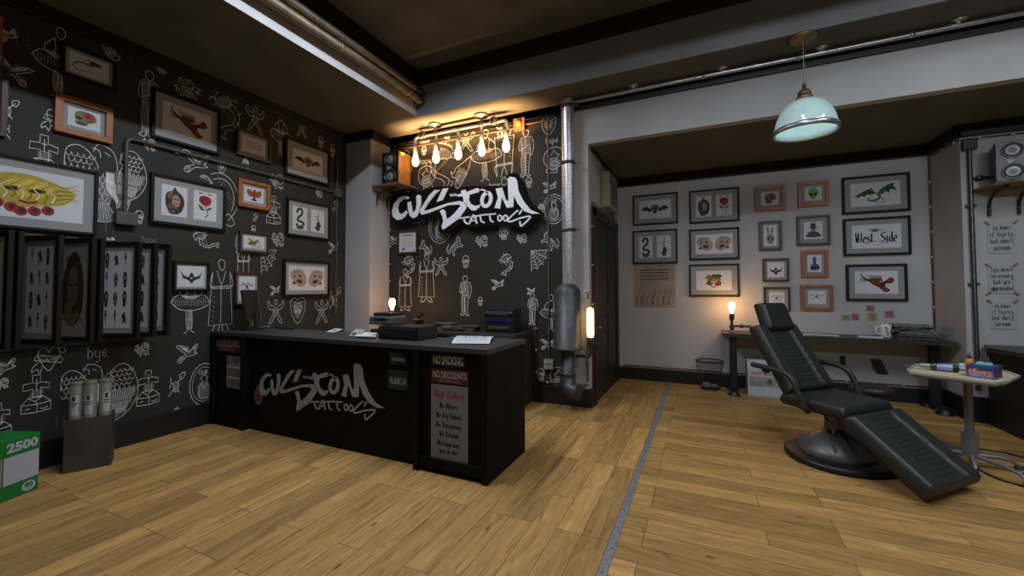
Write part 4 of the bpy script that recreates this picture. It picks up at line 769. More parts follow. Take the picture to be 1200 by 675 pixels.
def build_sign(fn, N, back_m, face_m, d0, d1, dec=False):
    """fn maps traced coordinates to the board; returns (board, letters) builders"""
    gb, gl = G(), G(); N = Vector(N)
    def pris(g, pts, m, a, b):
        W = [fn(*q) for q in pts]; tri = tessellate_polygon([W]); n = len(W)
        g.add([p+N*b for p in W], tri, m); g.add([p+N*a for p in W]+[p+N*b for p in W], [(i, (i+1) % n, n+(i+1) % n, n+i) for i in range(n)], m)
    pris(gb, sm(P(SIGN_BACK), True, 3), back_m, 0, d0)
    for k in SIGN: pris(gl, P(SIGN[k]), face_m, d0, d1)
    def stroke(pts, w, closed=False):
        pts = sm(pts, closed, 4) if len(pts) > 2 else pts; L = []; R = []; n = len(pts)
        for i in range(n):
            a, b = (pts[i-1], pts[(i+1) % n]) if closed else (pts[max(i-1, 0)], pts[min(i+1, n-1)]); dx, dy = b[0]-a[0], b[1]-a[1]; d = math.hypot(dx, dy) or 1
            L.append((pts[i][0]-dy/d*w/2, pts[i][1]+dx/d*w/2)); R.append((pts[i][0]+dy/d*w/2, pts[i][1]-dx/d*w/2))
        for i in range(n if closed else n-1):
            j = (i+1) % n; pris(gl, [L[i], L[j], R[j], R[i]], face_m, d0, d1)
    for s, w in SIGN_LINES: stroke(P(s), w)
    # the O of the top word and the two small ones
    stroke([(776+34*math.cos(t)+8*math.sin(t), 296-52*math.sin(t)) for t in [2*math.pi*i/10 for i in range(10)]], 28, True); stroke(P('728,222 756,222 790,250'), 12)
    for cx in (880, 924): stroke([(cx+15*math.cos(t), 440-22*math.sin(t)) for t in [2*math.pi*i/8 for i in range(8)]], 11, True)
    return gb, gl
SF = mat('sign_white_face', (.84, .86, .95), .6, 0, .08, 6); SB = mat('sign_black_board', (.004, .004, .005), .85, spec=.15)
ys = YB-.09
gb, gl = build_sign(lambda x, y: ony(455+x/6.667, 190+y/6.667, ys), (0, -1, 0), SB, SF, .028, .04)
for v in (-3.6, -2.9): gb.tube([(v, YB-.005, 2.9), (v, ys+.005, 2.9)], .02, DPIPE, 8)
T = thing('wall_sign', 'large black cut-out sign with white graffiti lettering Custom Tattoos on the back wall', 'sign', (-3.4, YB, 2.5)); part('board', gb, T); part('lettering', gl, T)
# ------------------------------------------------------------------ bulb bar
T = thing('bulb_bar', 'iron pipe bar with five glowing teardrop bulbs hung from the ceiling above the sign', 'ceiling light', (-3.35, 5.3, 4.2))
yb_, zb_ = 5.3, 4.05; PIPE2 = mat('worn_iron_pipe', (.16, .155, .15), .4, .85, .3, 25)
g = G(); g.tube([(-4.17, yb_, 3.9), (-4.17, yb_, zb_), (-2.52, yb_, zb_), (-2.52, yb_, 3.9)], .027, PIPE2, 12, fillet=.08)
for x in (-3.98, -3.76, -2.95, -2.72): g.lathe([(.03, -.03), (.042, -.03), (.042, .03), (.03, .03)], (x, yb_, zb_), DPIPE, 12, 'x')
part('pipe_bar', g, T)
for x in (-3.78, -2.95):
    g = G(); g.tube([(x, yb_, zb_), (x, yb_, 4.185)], .018, PIPE2, 10); g.lathe([(0, 0), (.1, 0), (.11, -.012), (.1, -.03), (.03, -.035), (.02, -.05)], (x, yb_, 4.2), PIPE2, 24); part('ceiling_flange', g, T)
for x in (-4.0, -2.72):
    g = G(); g.lathe([(.02, .05), (.055, .045), (.065, .03), (.065, .015), (.05, 0), (0, 0)], (x, yb_-.03, zb_+.0), DPIPE, 16, (Vector((1, 0, 0)), Vector((0, 0, 1)), Vector((0, -1, 0)))); part('valve', g, T)
GLOW = mat('glowing_bulb', (1, .7, .35), .2, emit=(1, .56, .2), estr=15)
GLOWC = mat('bulb_filament_core', (1, .9, .6), .2, emit=(1, .75, .4), estr=60)
wl = area('bulb_bar_fill', (-3.35, 5.2, 3.76), 2.0, .05, 62, (1, .54, .22), spread=114)  # extra upward light added to boost the bulbs' warmth on the ceiling
wl.rotation_euler = (math.radians(180-24), 0, 0)
bulbx = [ony(487, 186, 5.3).x, ony(511, 182, 5.3).x, ony(537, 178, 5.3).x, ony(564.5, 172, 5.3).x, ony(593, 166, 5.3).x]
for x in bulbx:
    g = G(); g.tube([(x, yb_, zb_-.02), (x, yb_, 3.9)], .022, PIPE2, 10); g.lathe([(.022, .02), (.034, .01), (.036, -.09), (.03, -.1), (.024, -.1)], (x, yb_, 3.92), DPIPE, 16); s_ = part('socket', g, T)
    g = G(); g.lathe([(.018, 0), (.022, -.03), (.036, -.08), (.05, -.13), (.055, -.17), (.046, -.21), (.024, -.235), (0, -.24)], (x, yb_, 3.82), GLOW, 20); part('bulb', g, s_)
# ------------------------------------------------------------------ duct
T = thing('duct_pipe', 'galvanised round duct running from ceiling down to a wide dark section and elbow', 'pipe', (-1.64, 5.38, .25))
dx, dy = -1.64, 5.38
g = G(); g.tube([(dx, dy, 1.6), (dx, dy, 4.19)], .088, DUCT, 22)
part('upper_pipe', g, T)
for z in (2.4, 3.32, 4.1):
    g = G(); g.lathe([(.088, -.02), (.1, -.02), (.104, 0), (.1, .02), (.088, .02)], (dx, dy, z), DUCT2, 22); g.box(dx+.1, dx+.15, dy-.02, dy+.02, z-.012, z+.012, DUCT2); g.box(dx-.012, dx+.012, dy+.08, YB-.012, z-.012, z+.012, DUCT2); part('clamp_band', g, T)
dy2 = 5.305
g = G(); g.lathe([(.09, .84), (.14, .8), (.175, .74), (.178, 0), (.178, -.0), (.2, -.0), (.205, -.012), (.2, -.025), (.1, -.03)], (dx, dy2, .83), DUCT2, 28); part('wide_section', g, T)
g = G(); g.lathe([(.085, .8), (.085, .5), (.1, .5), (.105, .48), (.1, .45), (.085, .45)], (dx, dy2, 0), DUCT2, 20)
g.tube([(dx, dy2, .46), (dx, dy2, .36), (dx+.03, dy2-.03, .3), (dx+.1, dy2-.06, .27), (dx+.17, dy2-.08, .27)], [.1, .105, .11, .105, .1], DUCT2, 20); part('elbow', g, T)
# ------------------------------------------------------------------ tube sconce by the duct
T = thing('wall_lamp', 'glowing glass tube lamp on a bent pipe beside the duct, low on the back wall', 'wall lamp', (-1.37, 5.4, .7))
lx, ly = -1.345, 5.36
g = G(); g.tube([(dx+.1, ly, .71), (lx, ly, .71), (lx, ly, .86)], .02, DPIPE, 10, fillet=.05); g.lathe([(.02, 0), (.036, .01), (.042, .02), (.042, .12), (.034, .13)], (lx, ly, .84), DPIPE, 16); part('pipe_arm', g, T)
g = G(); g.lathe([(.02, 0), (.04, .01), (.046, .05), (.046, .34), (.04, .38), (.02, .395), (0, .4)], (lx, ly, .96), mat('lamp_tube_glass', (1, .7, .35), .2, emit=(1, .58, .2), estr=5), 18); part('glass_tube', g, T)
g = G(); g.tube([(dx+.2, ly+.05, 1.57), (lx-.04, ly+.05, 1.57), (lx-.04, ly+.05, 1.46)], .016, STEEL, 8, fillet=.04); solo('pipe_stub', g, 'short bent steel pipe stub above the glowing tube lamp', 'pipe')
# ------------------------------------------------------------------ sprinkler pipe under the ceiling
T = thing('ceiling_pipe', 'thin steel pipe running right from the duct top just under the ceiling', 'pipe', (1, 5.38, 4.14))
g = G(); g.tube([(dx+.06, 5.38, 4.15), (6.5, 5.38, 4.15)], .024, STEEL, 12)
for k in range(8): g.lathe([(.024, -.02), (.031, -.02), (.031, .02), (.024, .02)], (-.9+k*.95, 5.38, 4.15), STEEL, 12, 'x')
part('pipe', g, T)
for x in (-.76, .25, 1.21, 2.3):
    g = G(); g.tube([(x, 5.38, 4.15), (x, 5.38, 4.19)], .014, STEEL, 8); g.lathe([(0, 0), (.07, 0), (.072, -.01), (.03, -.02), (.016, -.03)], (x, 5.38, 4.2), STEEL, 18); part('ceiling_flange', g, T)
# pipes inside the raised bay
PB = mat('brown_lagged_pipe', (.13, .1, .065), .45, .4, .35, 10)
for z, xo, r, lb in ((4.4, .1, .055, 'lower brown pipe along the edge of the raised ceiling bay'), (4.53, .1, .055, 'upper brown pipe along the edge of the raised ceiling bay')):
    g = G(); g.tube([(RX+xo, -2.5, z), (RX+xo, RY-.005, z)], r, PB, 14)
    for k in range(6): g.lathe([(r, -.02), (r+.008, -.02), (r+.008, .02), (r, .02)], (RX+xo, -1.6+k*1.25, z), PB, 14, 'y')
    solo('ceiling_pipe', g, lb, 'pipe', 'brown pipes in the ceiling bay')
# ------------------------------------------------------------------ pendant lamp
px_, py_ = .985, 5.06
T = thing('pendant_lamp', 'pale blue glass dome pendant lamp with chrome rim hanging from the ceiling', 'pendant lamp', (px_, py_, 4.2))
BRS = mat('old_brass', (.24, .17, .09), .4, .8, .25, 20)
g = G(); g.lathe([(0, 0), (.13, 0), (.135, -.015), (.1, -.04), (.03, -.05), (.012, -.07)], (px_, py_, 4.2), BRS, 28); part('canopy', g, T)
g = G(); g.tube([(px_, py_, 4.14), (px_, py_, 3.68)], .007, BRS, 8); part('cord', g, T)
g = G(); g.lathe([(.008, .14), (.02, .12), (.02, .08), (.05, .06), (.06, .03), (.06, 0), (.075, -.01), (.075, -.03), (.06, -.04)], (px_, py_, 3.58), BRS, 24); part('fitting', g, T)
BG = mat('pale_blue_glass', (.36, .48, .48), .12, 0, .08, 14, spec=.6, coat=.7, emit=(.42, .62, .63), estr=.3)
g = G(); pr = [(.07, .0), (.12, -.015), (.175, -.055), (.222, -.12), (.256, -.2), (.274, -.28), (.278, -.33)]
g.lathe(pr+[(r-.008, z) for r, z in pr[::-1]], (px_, py_, 3.54), BG, 40); part('shade', g, T)
g = G(); g.lathe([(.262, -.004), (.27, -.012), (.286, -.008), (.292, .01), (.29, .034), (.281, .04)], (px_, py_, 3.205), STEEL, 40); part('rim', g, T)
g = G(); g.lathe([(0, .1), (.035, .08), (.04, .02), (.06, -.03), (.06, -.07), (.035, -.11), (0, -.12)], (px_, py_, 3.42), mat('pendant_bulb', (1, 1, 1), .3, emit=(.85, .95, 1), estr=8), 18); part('bulb', g, T)
# ------------------------------------------------------------------ reception counter
def sign_decal(parent_T, yf):
    """the same lettering as the wall sign, painted on the counter front"""
    a0, b0 = ony(303, 424, yf), ony(455, 497, yf)     # extents on the front
    c = lambda u, v: Vector((-4.60+(u-40)/(1190-40)*(1.84), yf, .872-(v-118)/(530-118)*.575))
    return build_sign(c, (0, -1, 0), SB, mat('grey_painted_lettering', (.3, .3, .33), .6, 0, .1, 8), .001, .003)
CTR = mat('black_stained_wood', (.005, .0052, .0055), .65, 0, .45, 4, .1, spec=.12)
TOPM = mat('charcoal_worktop', (.032, .033, .035), .45, 0, .15, 6)
yF = 3.0
def unit(x0, x1, yb, label):
    T = thing('counter_unit', label, 'counter', ((x0+x1)/2, yF, 0)); g = G()
    g.box(x0, x1, yF+.03, yb, .0, 1.06, CTR, .004); part('body', g, T)
    for a, b in ((x0, x0+.055), (x1-.055, x1)): g = G(); g.box(a, b, yF-.01, yF+.03, 0, 1.06, CTR, .004); part('post', g, T)
    g = G(); g.box(x0+.055, x1-.055, yF, yF+.03, 1.035, 1.06, CTR, .003); part('top_rail', g, T); g = G(); g.box(x0+.055, x1-.055, yF, yF+.03, .05, .13, CTR, .003); part('bottom_rail', g, T)
    return T
uL = unit(XL+.035, -4.76, 3.57, 'left black counter unit against the wall, with torn note and red sign on its front')
uR = unit(-2.36, -1.61, 3.78, 'right end black counter unit carrying the policy notice')
T = thing('counter_unit', 'wide middle black counter unit painted with the graffiti lettering', 'counter', (-3.56, yF, 0))
g = G(); g.box(-4.758, -2.362, yF+.075, 3.57, 0, 1.06, CTR, .004); part('front_panel', g, T)
g = G(); g.box(-4.758, -2.362, yF+.04, yF+.075, 1.035, 1.06, CTR, .003); part('rail', g, T)
gb, gl = sign_decal(T, yF+.074); part('outline', gb, T, 'black outline shape'); part('lettering', gl, T, 'grey graffiti lettering')
g = G(); p = Paint(g, (-4.72, yF+.074, .3), (1, 0, 0), (0, 0, 1)); q = p.at(.1, .1, .001)
q.blob('-60,40 -50,-60 0,-110 70,-70 80,20 40,70 60,110 10,90 -20,120 -30,60', '5a5a58'); q.blob('-45,25 -40,-50 0,-95 55,-60 65,10 20,60 -20,50', '7a3a12'); q.line(P('-40,0 0,-20 50,0'), 12, '1a1008'); q.line(P('-36,-36 0,-56 46,-36'), 12, '1a1008')
part('sticker', g, T, 'orange and black sticker')
def flat(nm, x0, x1, z0, z1, y, m, T, lab=None, art=None):
    g = G(); g.box(x0, x1, y-.003, y, z0, z1, m); 
    if art: p = Paint(g, (x0, y-.003, z0), (z1-z0, 0, 0), (0, 0, z1-z0), step=.00005, base=.0003); art(p, (x1-x0)/(z1-z0))
    if T is None: return g
    return part(nm, g, T, lab)
def tx(*L):
    def f(p, a):
        for (t, cy, h, c, wd, bo) in L: p.text(t, a/2, cy, h, c, wid=wd*a, bold=bo)
    return f
def fpx(x0, y0, x1, y1, Y): a, b, c = ony(x0, y0, Y), ony(x1, y0, Y), ony(x0, y1, Y); return a.x, b.x, c.z, a.z   # y0, y1 on the left edge
# stickers on the middle front
x0, x1, z0, z1 = fpx(456.5, 413, 477, 426.8, yF+.07); flat('sticker', x0, x1, z0, z1, yF+.0745, mat('sticker_blue', (.012, .06, .09), .5), T, 'blue sticker reading shark', lambda p, a: (p.poly([(a*.4, 0), (a, 0), (a, 1), (a*.7, 1)], '06202e'), p.text('SHARK', a/2, .46, .3, 'a8bcc8', wid=a*.78, bold=.04)))
x0, x1, z0, z1 = fpx(455, 433, 478, 455, yF+.07); flat('sticker', x0, x1, z0, z1, yF+.0745, mat('sticker_green', (.01, .03, .016), .5), T, 'dark green sticker reading fleeca', lambda p, a: (p.line([(.02, .02), (a-.02, .02), (a-.02, .98), (.02, .98)], .03, '223c2a', closed=True), p.text('FLEECA', a/2, .44, .3, '7c9684', wid=a*.84, bold=.04), p.line([(a*.2, .78), (a*.8, .78)], .04, '223c2a'), p.line([(a*.3, .14), (a*.7, .14)], .05, '223c2a')))
REDS = mat('dark_red_sign', (.06, .008, .008), .5)
disc = tx(('NO DISCOUNTS', .6, .46, 'a49c9c', .9, .02), ("(SO DON'T ASK)", .18, .18, '8a8080', .56, .01))
x0, x1, z0, z1 = fpx(248, 395.2, 279, 411.2, yF); flat('notice', x0, x1, z0, z1, yF-.001+.031, REDS, uL, 'red sign reading no discounts', disc)
x0, x1, z0, z1 = fpx(263, 417, 280.5, 454.5, yF)
def torn(p, a):
    for k in range(3):
        for j in range(3): p.line([(a*.2, .9-.33*k-.07*j), (a*.5, .91-.33*k-.07*j), (a*.8, .9-.33*k-.07*j)], .018, '54545a', smooth=True)
    for y in (.66, .33): p.line([(0, y), (a, y)], .03, 'c4c4c8')
flat('note', x0, x1, z0, z1, yF-.001+.031, mat('crumpled_paper', (.15, .15, .16), .8, 0, .5, 12), uL, 'crumpled taped paper note', torn)
def rposter(px0, py0, px1, py1, m, lab, art):
    x0, x1, z0, z1 = fpx(px0, py0, px1, py1, yF); flat('notice', x0, x1, z0, z1, yF+.029, m, uR, lab, art)
rposter(503.2, 412.8, 543.5, 429.4, mat('black_sign', (.004, .004, .004), .5), 'black sign reading no smoking', tx(('NO SMOKING', .48, .56, 'b8b8bc', .86, .025)))
rposter(503.2, 431.5, 547, 448.3, REDS, 'red sign reading no discounts', disc)
def policy(p, a):
    p.script('Our Policy', a/2, .87, .095, .0125, '8a3226', nib=True, wid=a*.78)
    for k, t in enumerate(('No Minors.', 'No Cry Babies.', 'No Bargaining.', 'No Refunds', 'We know best,', 'you do not.')):
        y = (.73, .6, .475, .355, .23, .14)[k]; p.script(t, a/2, y-.01, .068, .009, '16161a', nib=True, wid=a*(.5, .68, .7, .52, .62, .5)[k])
rposter(503.2, 450, 546.5, 538, mat('grey_notice_board', (.17, .17, .175), .6, 0, .12, 10), 'grey policy notice in blackletter', policy)
# worktop, one continuous slab
g = G(); g.prism([(XL+.035, yF-.012), (-1.606, yF-.012), (-1.606, 3.8), (-2.42, 3.8), (-2.42, 3.6), (XL+.035, 3.6)], (0, 0, 1.062), (1, 0, 0), (0, 1, 0), (0, 0, 1), .04, TOPM)
solo('worktop', g, 'long charcoal worktop covering the three reception counter units', 'worktop')
ZT = 1.103
def quadxy(pts, z): return [onz(x, y, z) for x, y in pts]
def sheet(pts, z, t, m, g=None):
    g = g or G(); Q = quadxy(pts, z); n = len(Q); g.add(Q+[q+Vector((0, 0, t)) for q in Q], [tuple(range(n))[::-1], tuple(range(n, 2*n))]+[(i, (i+1) % n, n+(i+1) % n, n+i) for i in range(n)], m); return g
PAGE = mat('bluish_page', (.5, .56, .6), .6, 0, .05, 20)
# open ring book
T = thing('open_book', 'open appointment book with pale blue pages on the right end of the counter', 'book', (-2.0, 3.45, ZT))
Q = [Vector((-2.11, 3.2, 0)), Vector((-1.78, 3.3, 0)), Vector((-1.93, 3.76, 0)), Vector((-2.31, 3.66, 0))]
Q = [onz(528.5, 403, ZT), onz(574, 403.5, ZT), onz(579.5, 395, ZT), onz(537, 394, ZT)]
def bil(u, v, z): return (Q[0]*(1-u)+Q[1]*u)*(1-v)+(Q[3]*(1-u)+Q[2]*u)*v+Vector((0, 0, z))
g = G(); c_ = [bil(u, v, z) for z in (0, .006) for u, v in ((-.02, -.02), (1.02, -.02), (1.02, 1.02), (-.02, 1.02))]; g.add(c_, [(3, 2, 1, 0), (4, 5, 6, 7)]+[(i, (i+1) % 4, 4+(i+1) % 4, 4+i) for i in range(4)], BLK); part('cover', g, T)
for a, b in ((0, .49), (.51, 1)):
    g = G(); N = 6; vs = []
    for i in range(N+1):
        v = a+(b-a)*i/N; h = .006+.018*math.sin(math.pi*(1-abs(v-.5)*2)*.5)
        vs += [bil(.01, v, h), bil(.99, v, h)]
    g.add(vs, [(2*i, 2*i+1, 2*i+3, 2*i+2) for i in range(N)], PAGE, True)
    for k in range(4):
        v = a+(b-a)*(.2+.2*k); h = .0075+.018*math.sin(math.pi*(1-abs(v-.5)*2)*.5); g.add([bil(.08, v, h), bil(.9, v, h), bil(.9, v+.02, h), bil(.08, v+.02, h)], [(0, 1, 2, 3)], mat('ruled_lines', (.3, .36, .42), .7))
    part('pages', g, T)
g = G()
for u in (.3, .55, .8): g.tube([bil(u, .47, .022), bil(u, .5, .04), bil(u, .53, .022)], .004, DPIPE, 6)
part('binding_rings', g, T)
# papers, booklets
g = sheet([(382, 389), (392, 389.5), (402, 386), (393, 385)], ZT, .003, WHITE); sheet([(388, 387.8), (393, 388), (396, 386.6), (391, 386.4)], ZT+.003, .001, col('8a6a3a'), g); solo('paper_sheet', g, 'white leaflet with brown print lying mid-counter left of the papers', 'paper')
T = thing('paper_stack', 'small heap of loose grey papers on the counter left of the black cash drawer', 'papers', tuple(onz(428, 391, ZT)))
for i, pts in enumerate(([(409, 394), (428, 395.5), (432, 390), (414, 389)], [(416, 394.5), (440, 395.5), (442, 391), (420, 390)], [(412, 390.5), (424, 391), (428, 387), (417, 386.5)])): part('sheet', sheet(pts, ZT+.012*i+.001, .01, mat('old_paper', (.3, .3, .3), .8, 0, .3, 15) if i != 1 else WHITE), T)
g = sheet([(296, 383.6), (315, 384), (318, 381.6), (299, 381.2)], ZT, .004, col('4a6aa8')); solo('blue_folder', g, 'blue paper folder beside the screen on the counter', 'folder')
g = sheet([(324, 385), (344, 386), (348, 384), (322, 382.5)], ZT, .014, BLK); solo('keyboard', g, 'flat black keyboard on the counter in front of the screen', 'keyboard')
# screen seen from the side
T = thing('monitor', 'thin screen on a stand seen edge-on at the left end of the counter', 'monitor', (-5.1, 3.42, ZT)); c = onz(287, 384, ZT); c = Vector((-5.12, 3.36, ZT)); 
def turn(c, deg): r = math.radians(deg); return Matrix(((math.cos(r), -math.sin(r), 0, c[0]), (math.sin(r), math.cos(r), 0, c[1]), (0, 0, 1, c[2]), (0, 0, 0, 1)))
m_ = turn(c, -52); g = G(); g.T = m_; g.box(-.14, .14, -.1, .1, 0, .016, BLK, .006); part('base', g, T)
g = G(); g.T = m_; g.box(-.03, .03, -.02, .02, .016, .2, BLK, .006); part('stand', g, T)
g = G(); g.T = m_ @ Matrix.Rotation(math.radians(8), 4, 'X'); g.box(-.04, .04, -.0, .0, .1, .1, BLK); g.box(-.22, .22, -.03, .01, .12, .5, BLK, .01); g.box(-.205, .205, -.033, -.03, .14, .48, mat('dim_screen', (.03, .035, .045), .2)); g.box(-.225, -.215, -.03, .012, .12, .5, STEEL, .002); part('screen', g, T)
# cash drawer and printer
T = thing('cash_drawer', 'low black cash drawer on the counter under the receipt printer', 'cash drawer', (-2.95, 3.42, ZT))
cx0, cx1, cy0, cy1 = -3.0, -2.5, 3.22, 3.56
g = G(); g.box(cx0, cx1, cy0+.02, cy1, ZT, ZT+.13, BLK, .008); part('body', g, T)
g = G(); g.box(cx0+.02, cx1-.02, cy0, cy0+.02, ZT+.02, ZT+.11, BLK, .006); g.box(-2.96, -2.84, cy0-.006, cy0, ZT+.06, ZT+.075, DPIPE); part('drawer', g, T)
T = thing('receipt_printer', 'grey and black receipt printer standing on the cash drawer', 'printer', (-3.05, 3.4, ZT+.13)); z = ZT+.131
g = G(); g.box(-3.17, -2.86, 3.28, 3.52, z, z+.09, mat('grey_plastic', (.09, .09, .09), .5), .02); part('body', g, T)
g = G(); g.box(-3.13, -2.9, 3.3, 3.5, z+.09, z+.125, BLK, .02); g.box(-3.1, -2.93, 3.275, 3.3, z+.05, z+.075, BLK, .004); part('lid', g, T)
# ------------------------------------------------------------------ back shelf along the rear wall
SHB = mat('dark_brown_shelving', (.028, .022, .017), .55, 0, .3, 8)
T = thing('back_cabinet', 'low dark shelving cabinet standing against the back wall behind the counter', 'cabinet', (-3.4, 5.2, 0))
bx0, bx1, by0, by1, bz = -4.6, -2.22, 4.8, YB-.04, 1.0
g = G(); g.box(bx0, bx1, by0, by1, bz-.04, bz, SHB, .005); part('top', g, T)
g = G(); g.box(bx0, bx1, by1-.02, by1, .05, bz-.04, SHB); part('back_panel', g, T)
for x in (bx0, -3.8, -3.0, bx1-.03): g = G(); g.box(x, x+.03, by0+.01, by1-.02, 0, bz-.04, SHB, .003); part('side_panel', g, T)
for z in (.08, .38, .68): g = G(); g.box(bx0+.03, bx1-.03, by0+.02, by1-.02, z, z+.025, SHB, .003); part('shelf', g, T)
# things on it
T = thing('potted_plant', 'small leafy plant in a brown pot on the back cabinet', 'plant', (-3.86, 5.2, bz)); c = ony(491, 378, 5.2)
g = G(); g.lathe([(0, 0), (.05, 0), (.07, .12), (.078, .12), (.08, .15), (.066, .15), (.06, .13), (0, .13)], (c.x, 5.2, bz), mat('brown_pot', (.11, .05, .035), .6), 20); part('pot', g, T)
g = G(); LF = mat('dark_leaf', (.03, .06, .025), .6, 0, .3, 30); R = random.Random(4)
for k in range(38):
    a, t = R.uniform(0, 6.28), R.uniform(.2, 1); L = R.uniform(.09, .2); b = Vector((c.x, 5.2, bz+.13)); d = Vector((math.cos(a)*t*.9, math.sin(a)*t*.6, 1.2-t*.7)).normalized(); e = b+d*L; s_ = Vector((-math.sin(a), math.cos(a), 0))*.016; mdd = b+d*L*.6+Vector((0, 0, .01)); g.add([b, mdd+s_, e-Vector((0, 0, .02)), mdd-s_], [(0, 1, 2, 3)], LF)
part('foliage', g, T)
R = random.Random(5)
def papers(x, y, z0, n, w, d, label, grp, ps, nm='magazine', cat='magazine', jx=.03, cols=None):
    z = z0
    for k in range(n):
        t = R.uniform(.012, .026); g = G(); g.T = turn((x+R.uniform(-jx, jx), y+R.uniform(-.01, .01), z), R.uniform(-12, 12))
        g.box(-w/2, w/2, -d/2, d/2, 0, t, cols[k % len(cols)], .003); z += t+.0008
        solo(nm, g, label % ps[k], cat, grp)
PO = ['at the bottom', 'second from the bottom', 'third from the bottom', 'fourth from the bottom', 'fifth from the bottom', 'on top', 'seventh up', 'eighth up']
MC = [mat('magazine_%d' % i, c, .6, 0, .4, 25) for i, c in enumerate(((.1, .1, .09), (.06, .065, .06), (.13, .125, .11), (.05, .05, .055), (.09, .085, .07)))]
papers(-3.48, 5.2, bz, 5, .32, .24, 'grey magazine %s of the left pile on the back cabinet', 'left pile on the back cabinet', ['at the bottom', 'second from the bottom', 'in the middle', 'second from the top', 'on top'], cols=MC)
papers(-3.08, 5.18, bz, 4, .28, .2, 'worn magazine %s of the pile beside the stereo', 'pile beside the stereo', ['at the bottom', 'second from the bottom', 'second from the top', 'on top'], cols=MC[::-1])
T = thing('stereo', 'black boxy stereo with a blue lit display strip on the back cabinet', 'stereo', (-2.65, 5.2, bz)); a = ony(566, 378, 5.08); b = ony(602, 350, 5.08)
g = G(); g.box(a.x, b.x, 5.1, 5.36, bz, bz+.34, BLK, .02); part('body', g, T)
g = G(); g.box(a.x+.03, b.x-.03, 5.09, 5.1, bz+.15, bz+.2, mat('blue_display', (.01, .012, .05), .3, emit=(.1, .14, .6), estr=.03)); part('display', g, T)
g = G(); g.box(a.x+.08, b.x-.08, 5.085, 5.1, bz+.05, bz+.09, mat('grey_buttons', (.06, .06, .065), .4), .004); g.box(a.x+.06, b.x-.06, 5.09, 5.1, bz+.25, bz+.3, mat('grey_buttons', (.06, .06, .065), .4)); part('button_panel', g, T)
for x in (a.x+.05, b.x-.05): g = G(); g.lathe([(.028, 0), (.028, .02), (0, .022)], (x, 5.1, bz+.27), DPIPE, 14, (Vector((1, 0, 0)), Vector((0, 0, 1)), Vector((0, -1, 0)))); part('knob', g, T)
# warm lamp behind the cash drawer, throwing its glow up the column
def pipe_lamp(x, y, z, label, dx=.25, estr=14, sub=''):
    T = thing('pipe_lamp', label, 'desk lamp', (x, y, z)); g = G()
    g.lathe([(0, 0), (.05, 0), (.05, .012), (.025, .02)], (x, y, z), STEEL, 20); g.lathe([(.025, .02), (.025, .05), (.034, .05), (.034, .075), (.025, .075)], (x, y, z), DPIPE, 16); part('foot', g, T)
    g = G(); g.tube([(x, y, z+.05), (x, y, z+.2)], .02, DPIPE, 12); g.tube([(x-.04, y, z+.09), (x+dx, y, z+.09)], .018, DPIPE, 10); g.lathe([(.02, -.02), (.032, -.02), (.032, .02), (.02, .02)], (x+dx*.5, y, z+.09), DPIPE, 14, 'x'); g.tube([(x+dx, y, z+.002), (x+dx, y, z+.09)], .018, DPIPE, 10); part('pipe_body', g, T)
    g = G(); g.lathe([(.022, 0), (.036, .01), (.036, .1), (.03, .11)], (x, y, z+.18), DPIPE, 16); s_ = part('socket', g, T)
    g = G(); g.lathe([(.018, 0), (.026, .04), (.044, .09), (.046, .13), (.03, .165), (0, .175)], (x, y, z+.29), mat('desk_bulb_glow_%d' % estr, (1, .7, .35), .2, emit=(1, .5, .16), estr=estr), 18); part('bulb', g, s_)
    return T
pipe_lamp(-4.25, 4.88, bz+.001, 'warm pipe lamp on the back cabinet glowing onto the column', .18, 80)
# ------------------------------------------------------------------ speakers on shelves
def speaker(m, w, h, d, label, wood, group=None, loc=None):
    """front face at local y=0 looking along -y"""
    T = thing('loudspeaker', label, 'loudspeaker', loc or tuple(m.translation)); g = G(); g.T = m; g.box(-w/2, w/2, .012, d, 0, h, wood, .006); part('cabinet', g, T)
    g = G(); g.T = m; g.box(-w/2+.004, w/2-.004, 0, .014, .004, h-.004, mat('speaker_front', (.014, .014, .015), .35), .004); part('front_baffle', g, T)
    ax = tuple((m.to_3x3() @ Vector(v)) for v in ((1, 0, 0), (0, 0, 1), (0, -1, 0)))
    for z in (h*.24, h*.77):
        r = w*.3; c = m @ Vector((0, 0, z)); g = G(); g.lathe([(r*1.15, 0), (r*1.15, .012), (r, .014), (r*.93, .002)], c, mat('grey_surround', (.12, .12, .13), .3, .6), 26, ax); g.lathe([(r*.94, .001), (r*.8, .006), (r*.66, .002)], c, BLK, 26, ax)
        g.lathe([(r*.66, .002), (r*.3, -.012+.014), (r*.28, .004), (0, .012)], c, mat('speaker_cone', (.3, .3, .31), .4, .2), 26, ax); part('driver', g, T)
    c = m @ Vector((-w*.08, 0, h*.5)); g = G(); g.lathe([(w*.13, 0), (w*.13, .008), (w*.09, .01), (w*.08, .003), (0, .012)], c, mat('speaker_cone', (.3, .3, .31), .4, .2), 18, ax); part('tweeter', g, T)
    return T
def bracket(g, x, y, z, dirx, diry, L=.2, hh=.26):
    g.tube([(x, y, z-hh), (x, y, z-hh*.45), (x+dirx*L*.35, y+diry*L*.35, z-.04), (x+dirx*L, y+diry*L, z-.015)], .016, BLACK, 8, fillet=.1)
    for t in (.92, .72): g.lathe([(.008, 0), (.008, .02), (0, .024)], (x+dirx*.005, y+diry*.005, z-hh*t), STEEL, 8, (Vector((diry, dirx, 0)), Vector((0, 0, 1)), Vector((dirx, diry, 0))))
SHW = mat('oak_shelf', (.17, .11, .05), .5, 0, .25, 14)
T = thing('wall_shelf', 'small wooden shelf on black brackets at the top of the column, holding a loudspeaker', 'shelf', (-4.6, 5.25, 3.25))
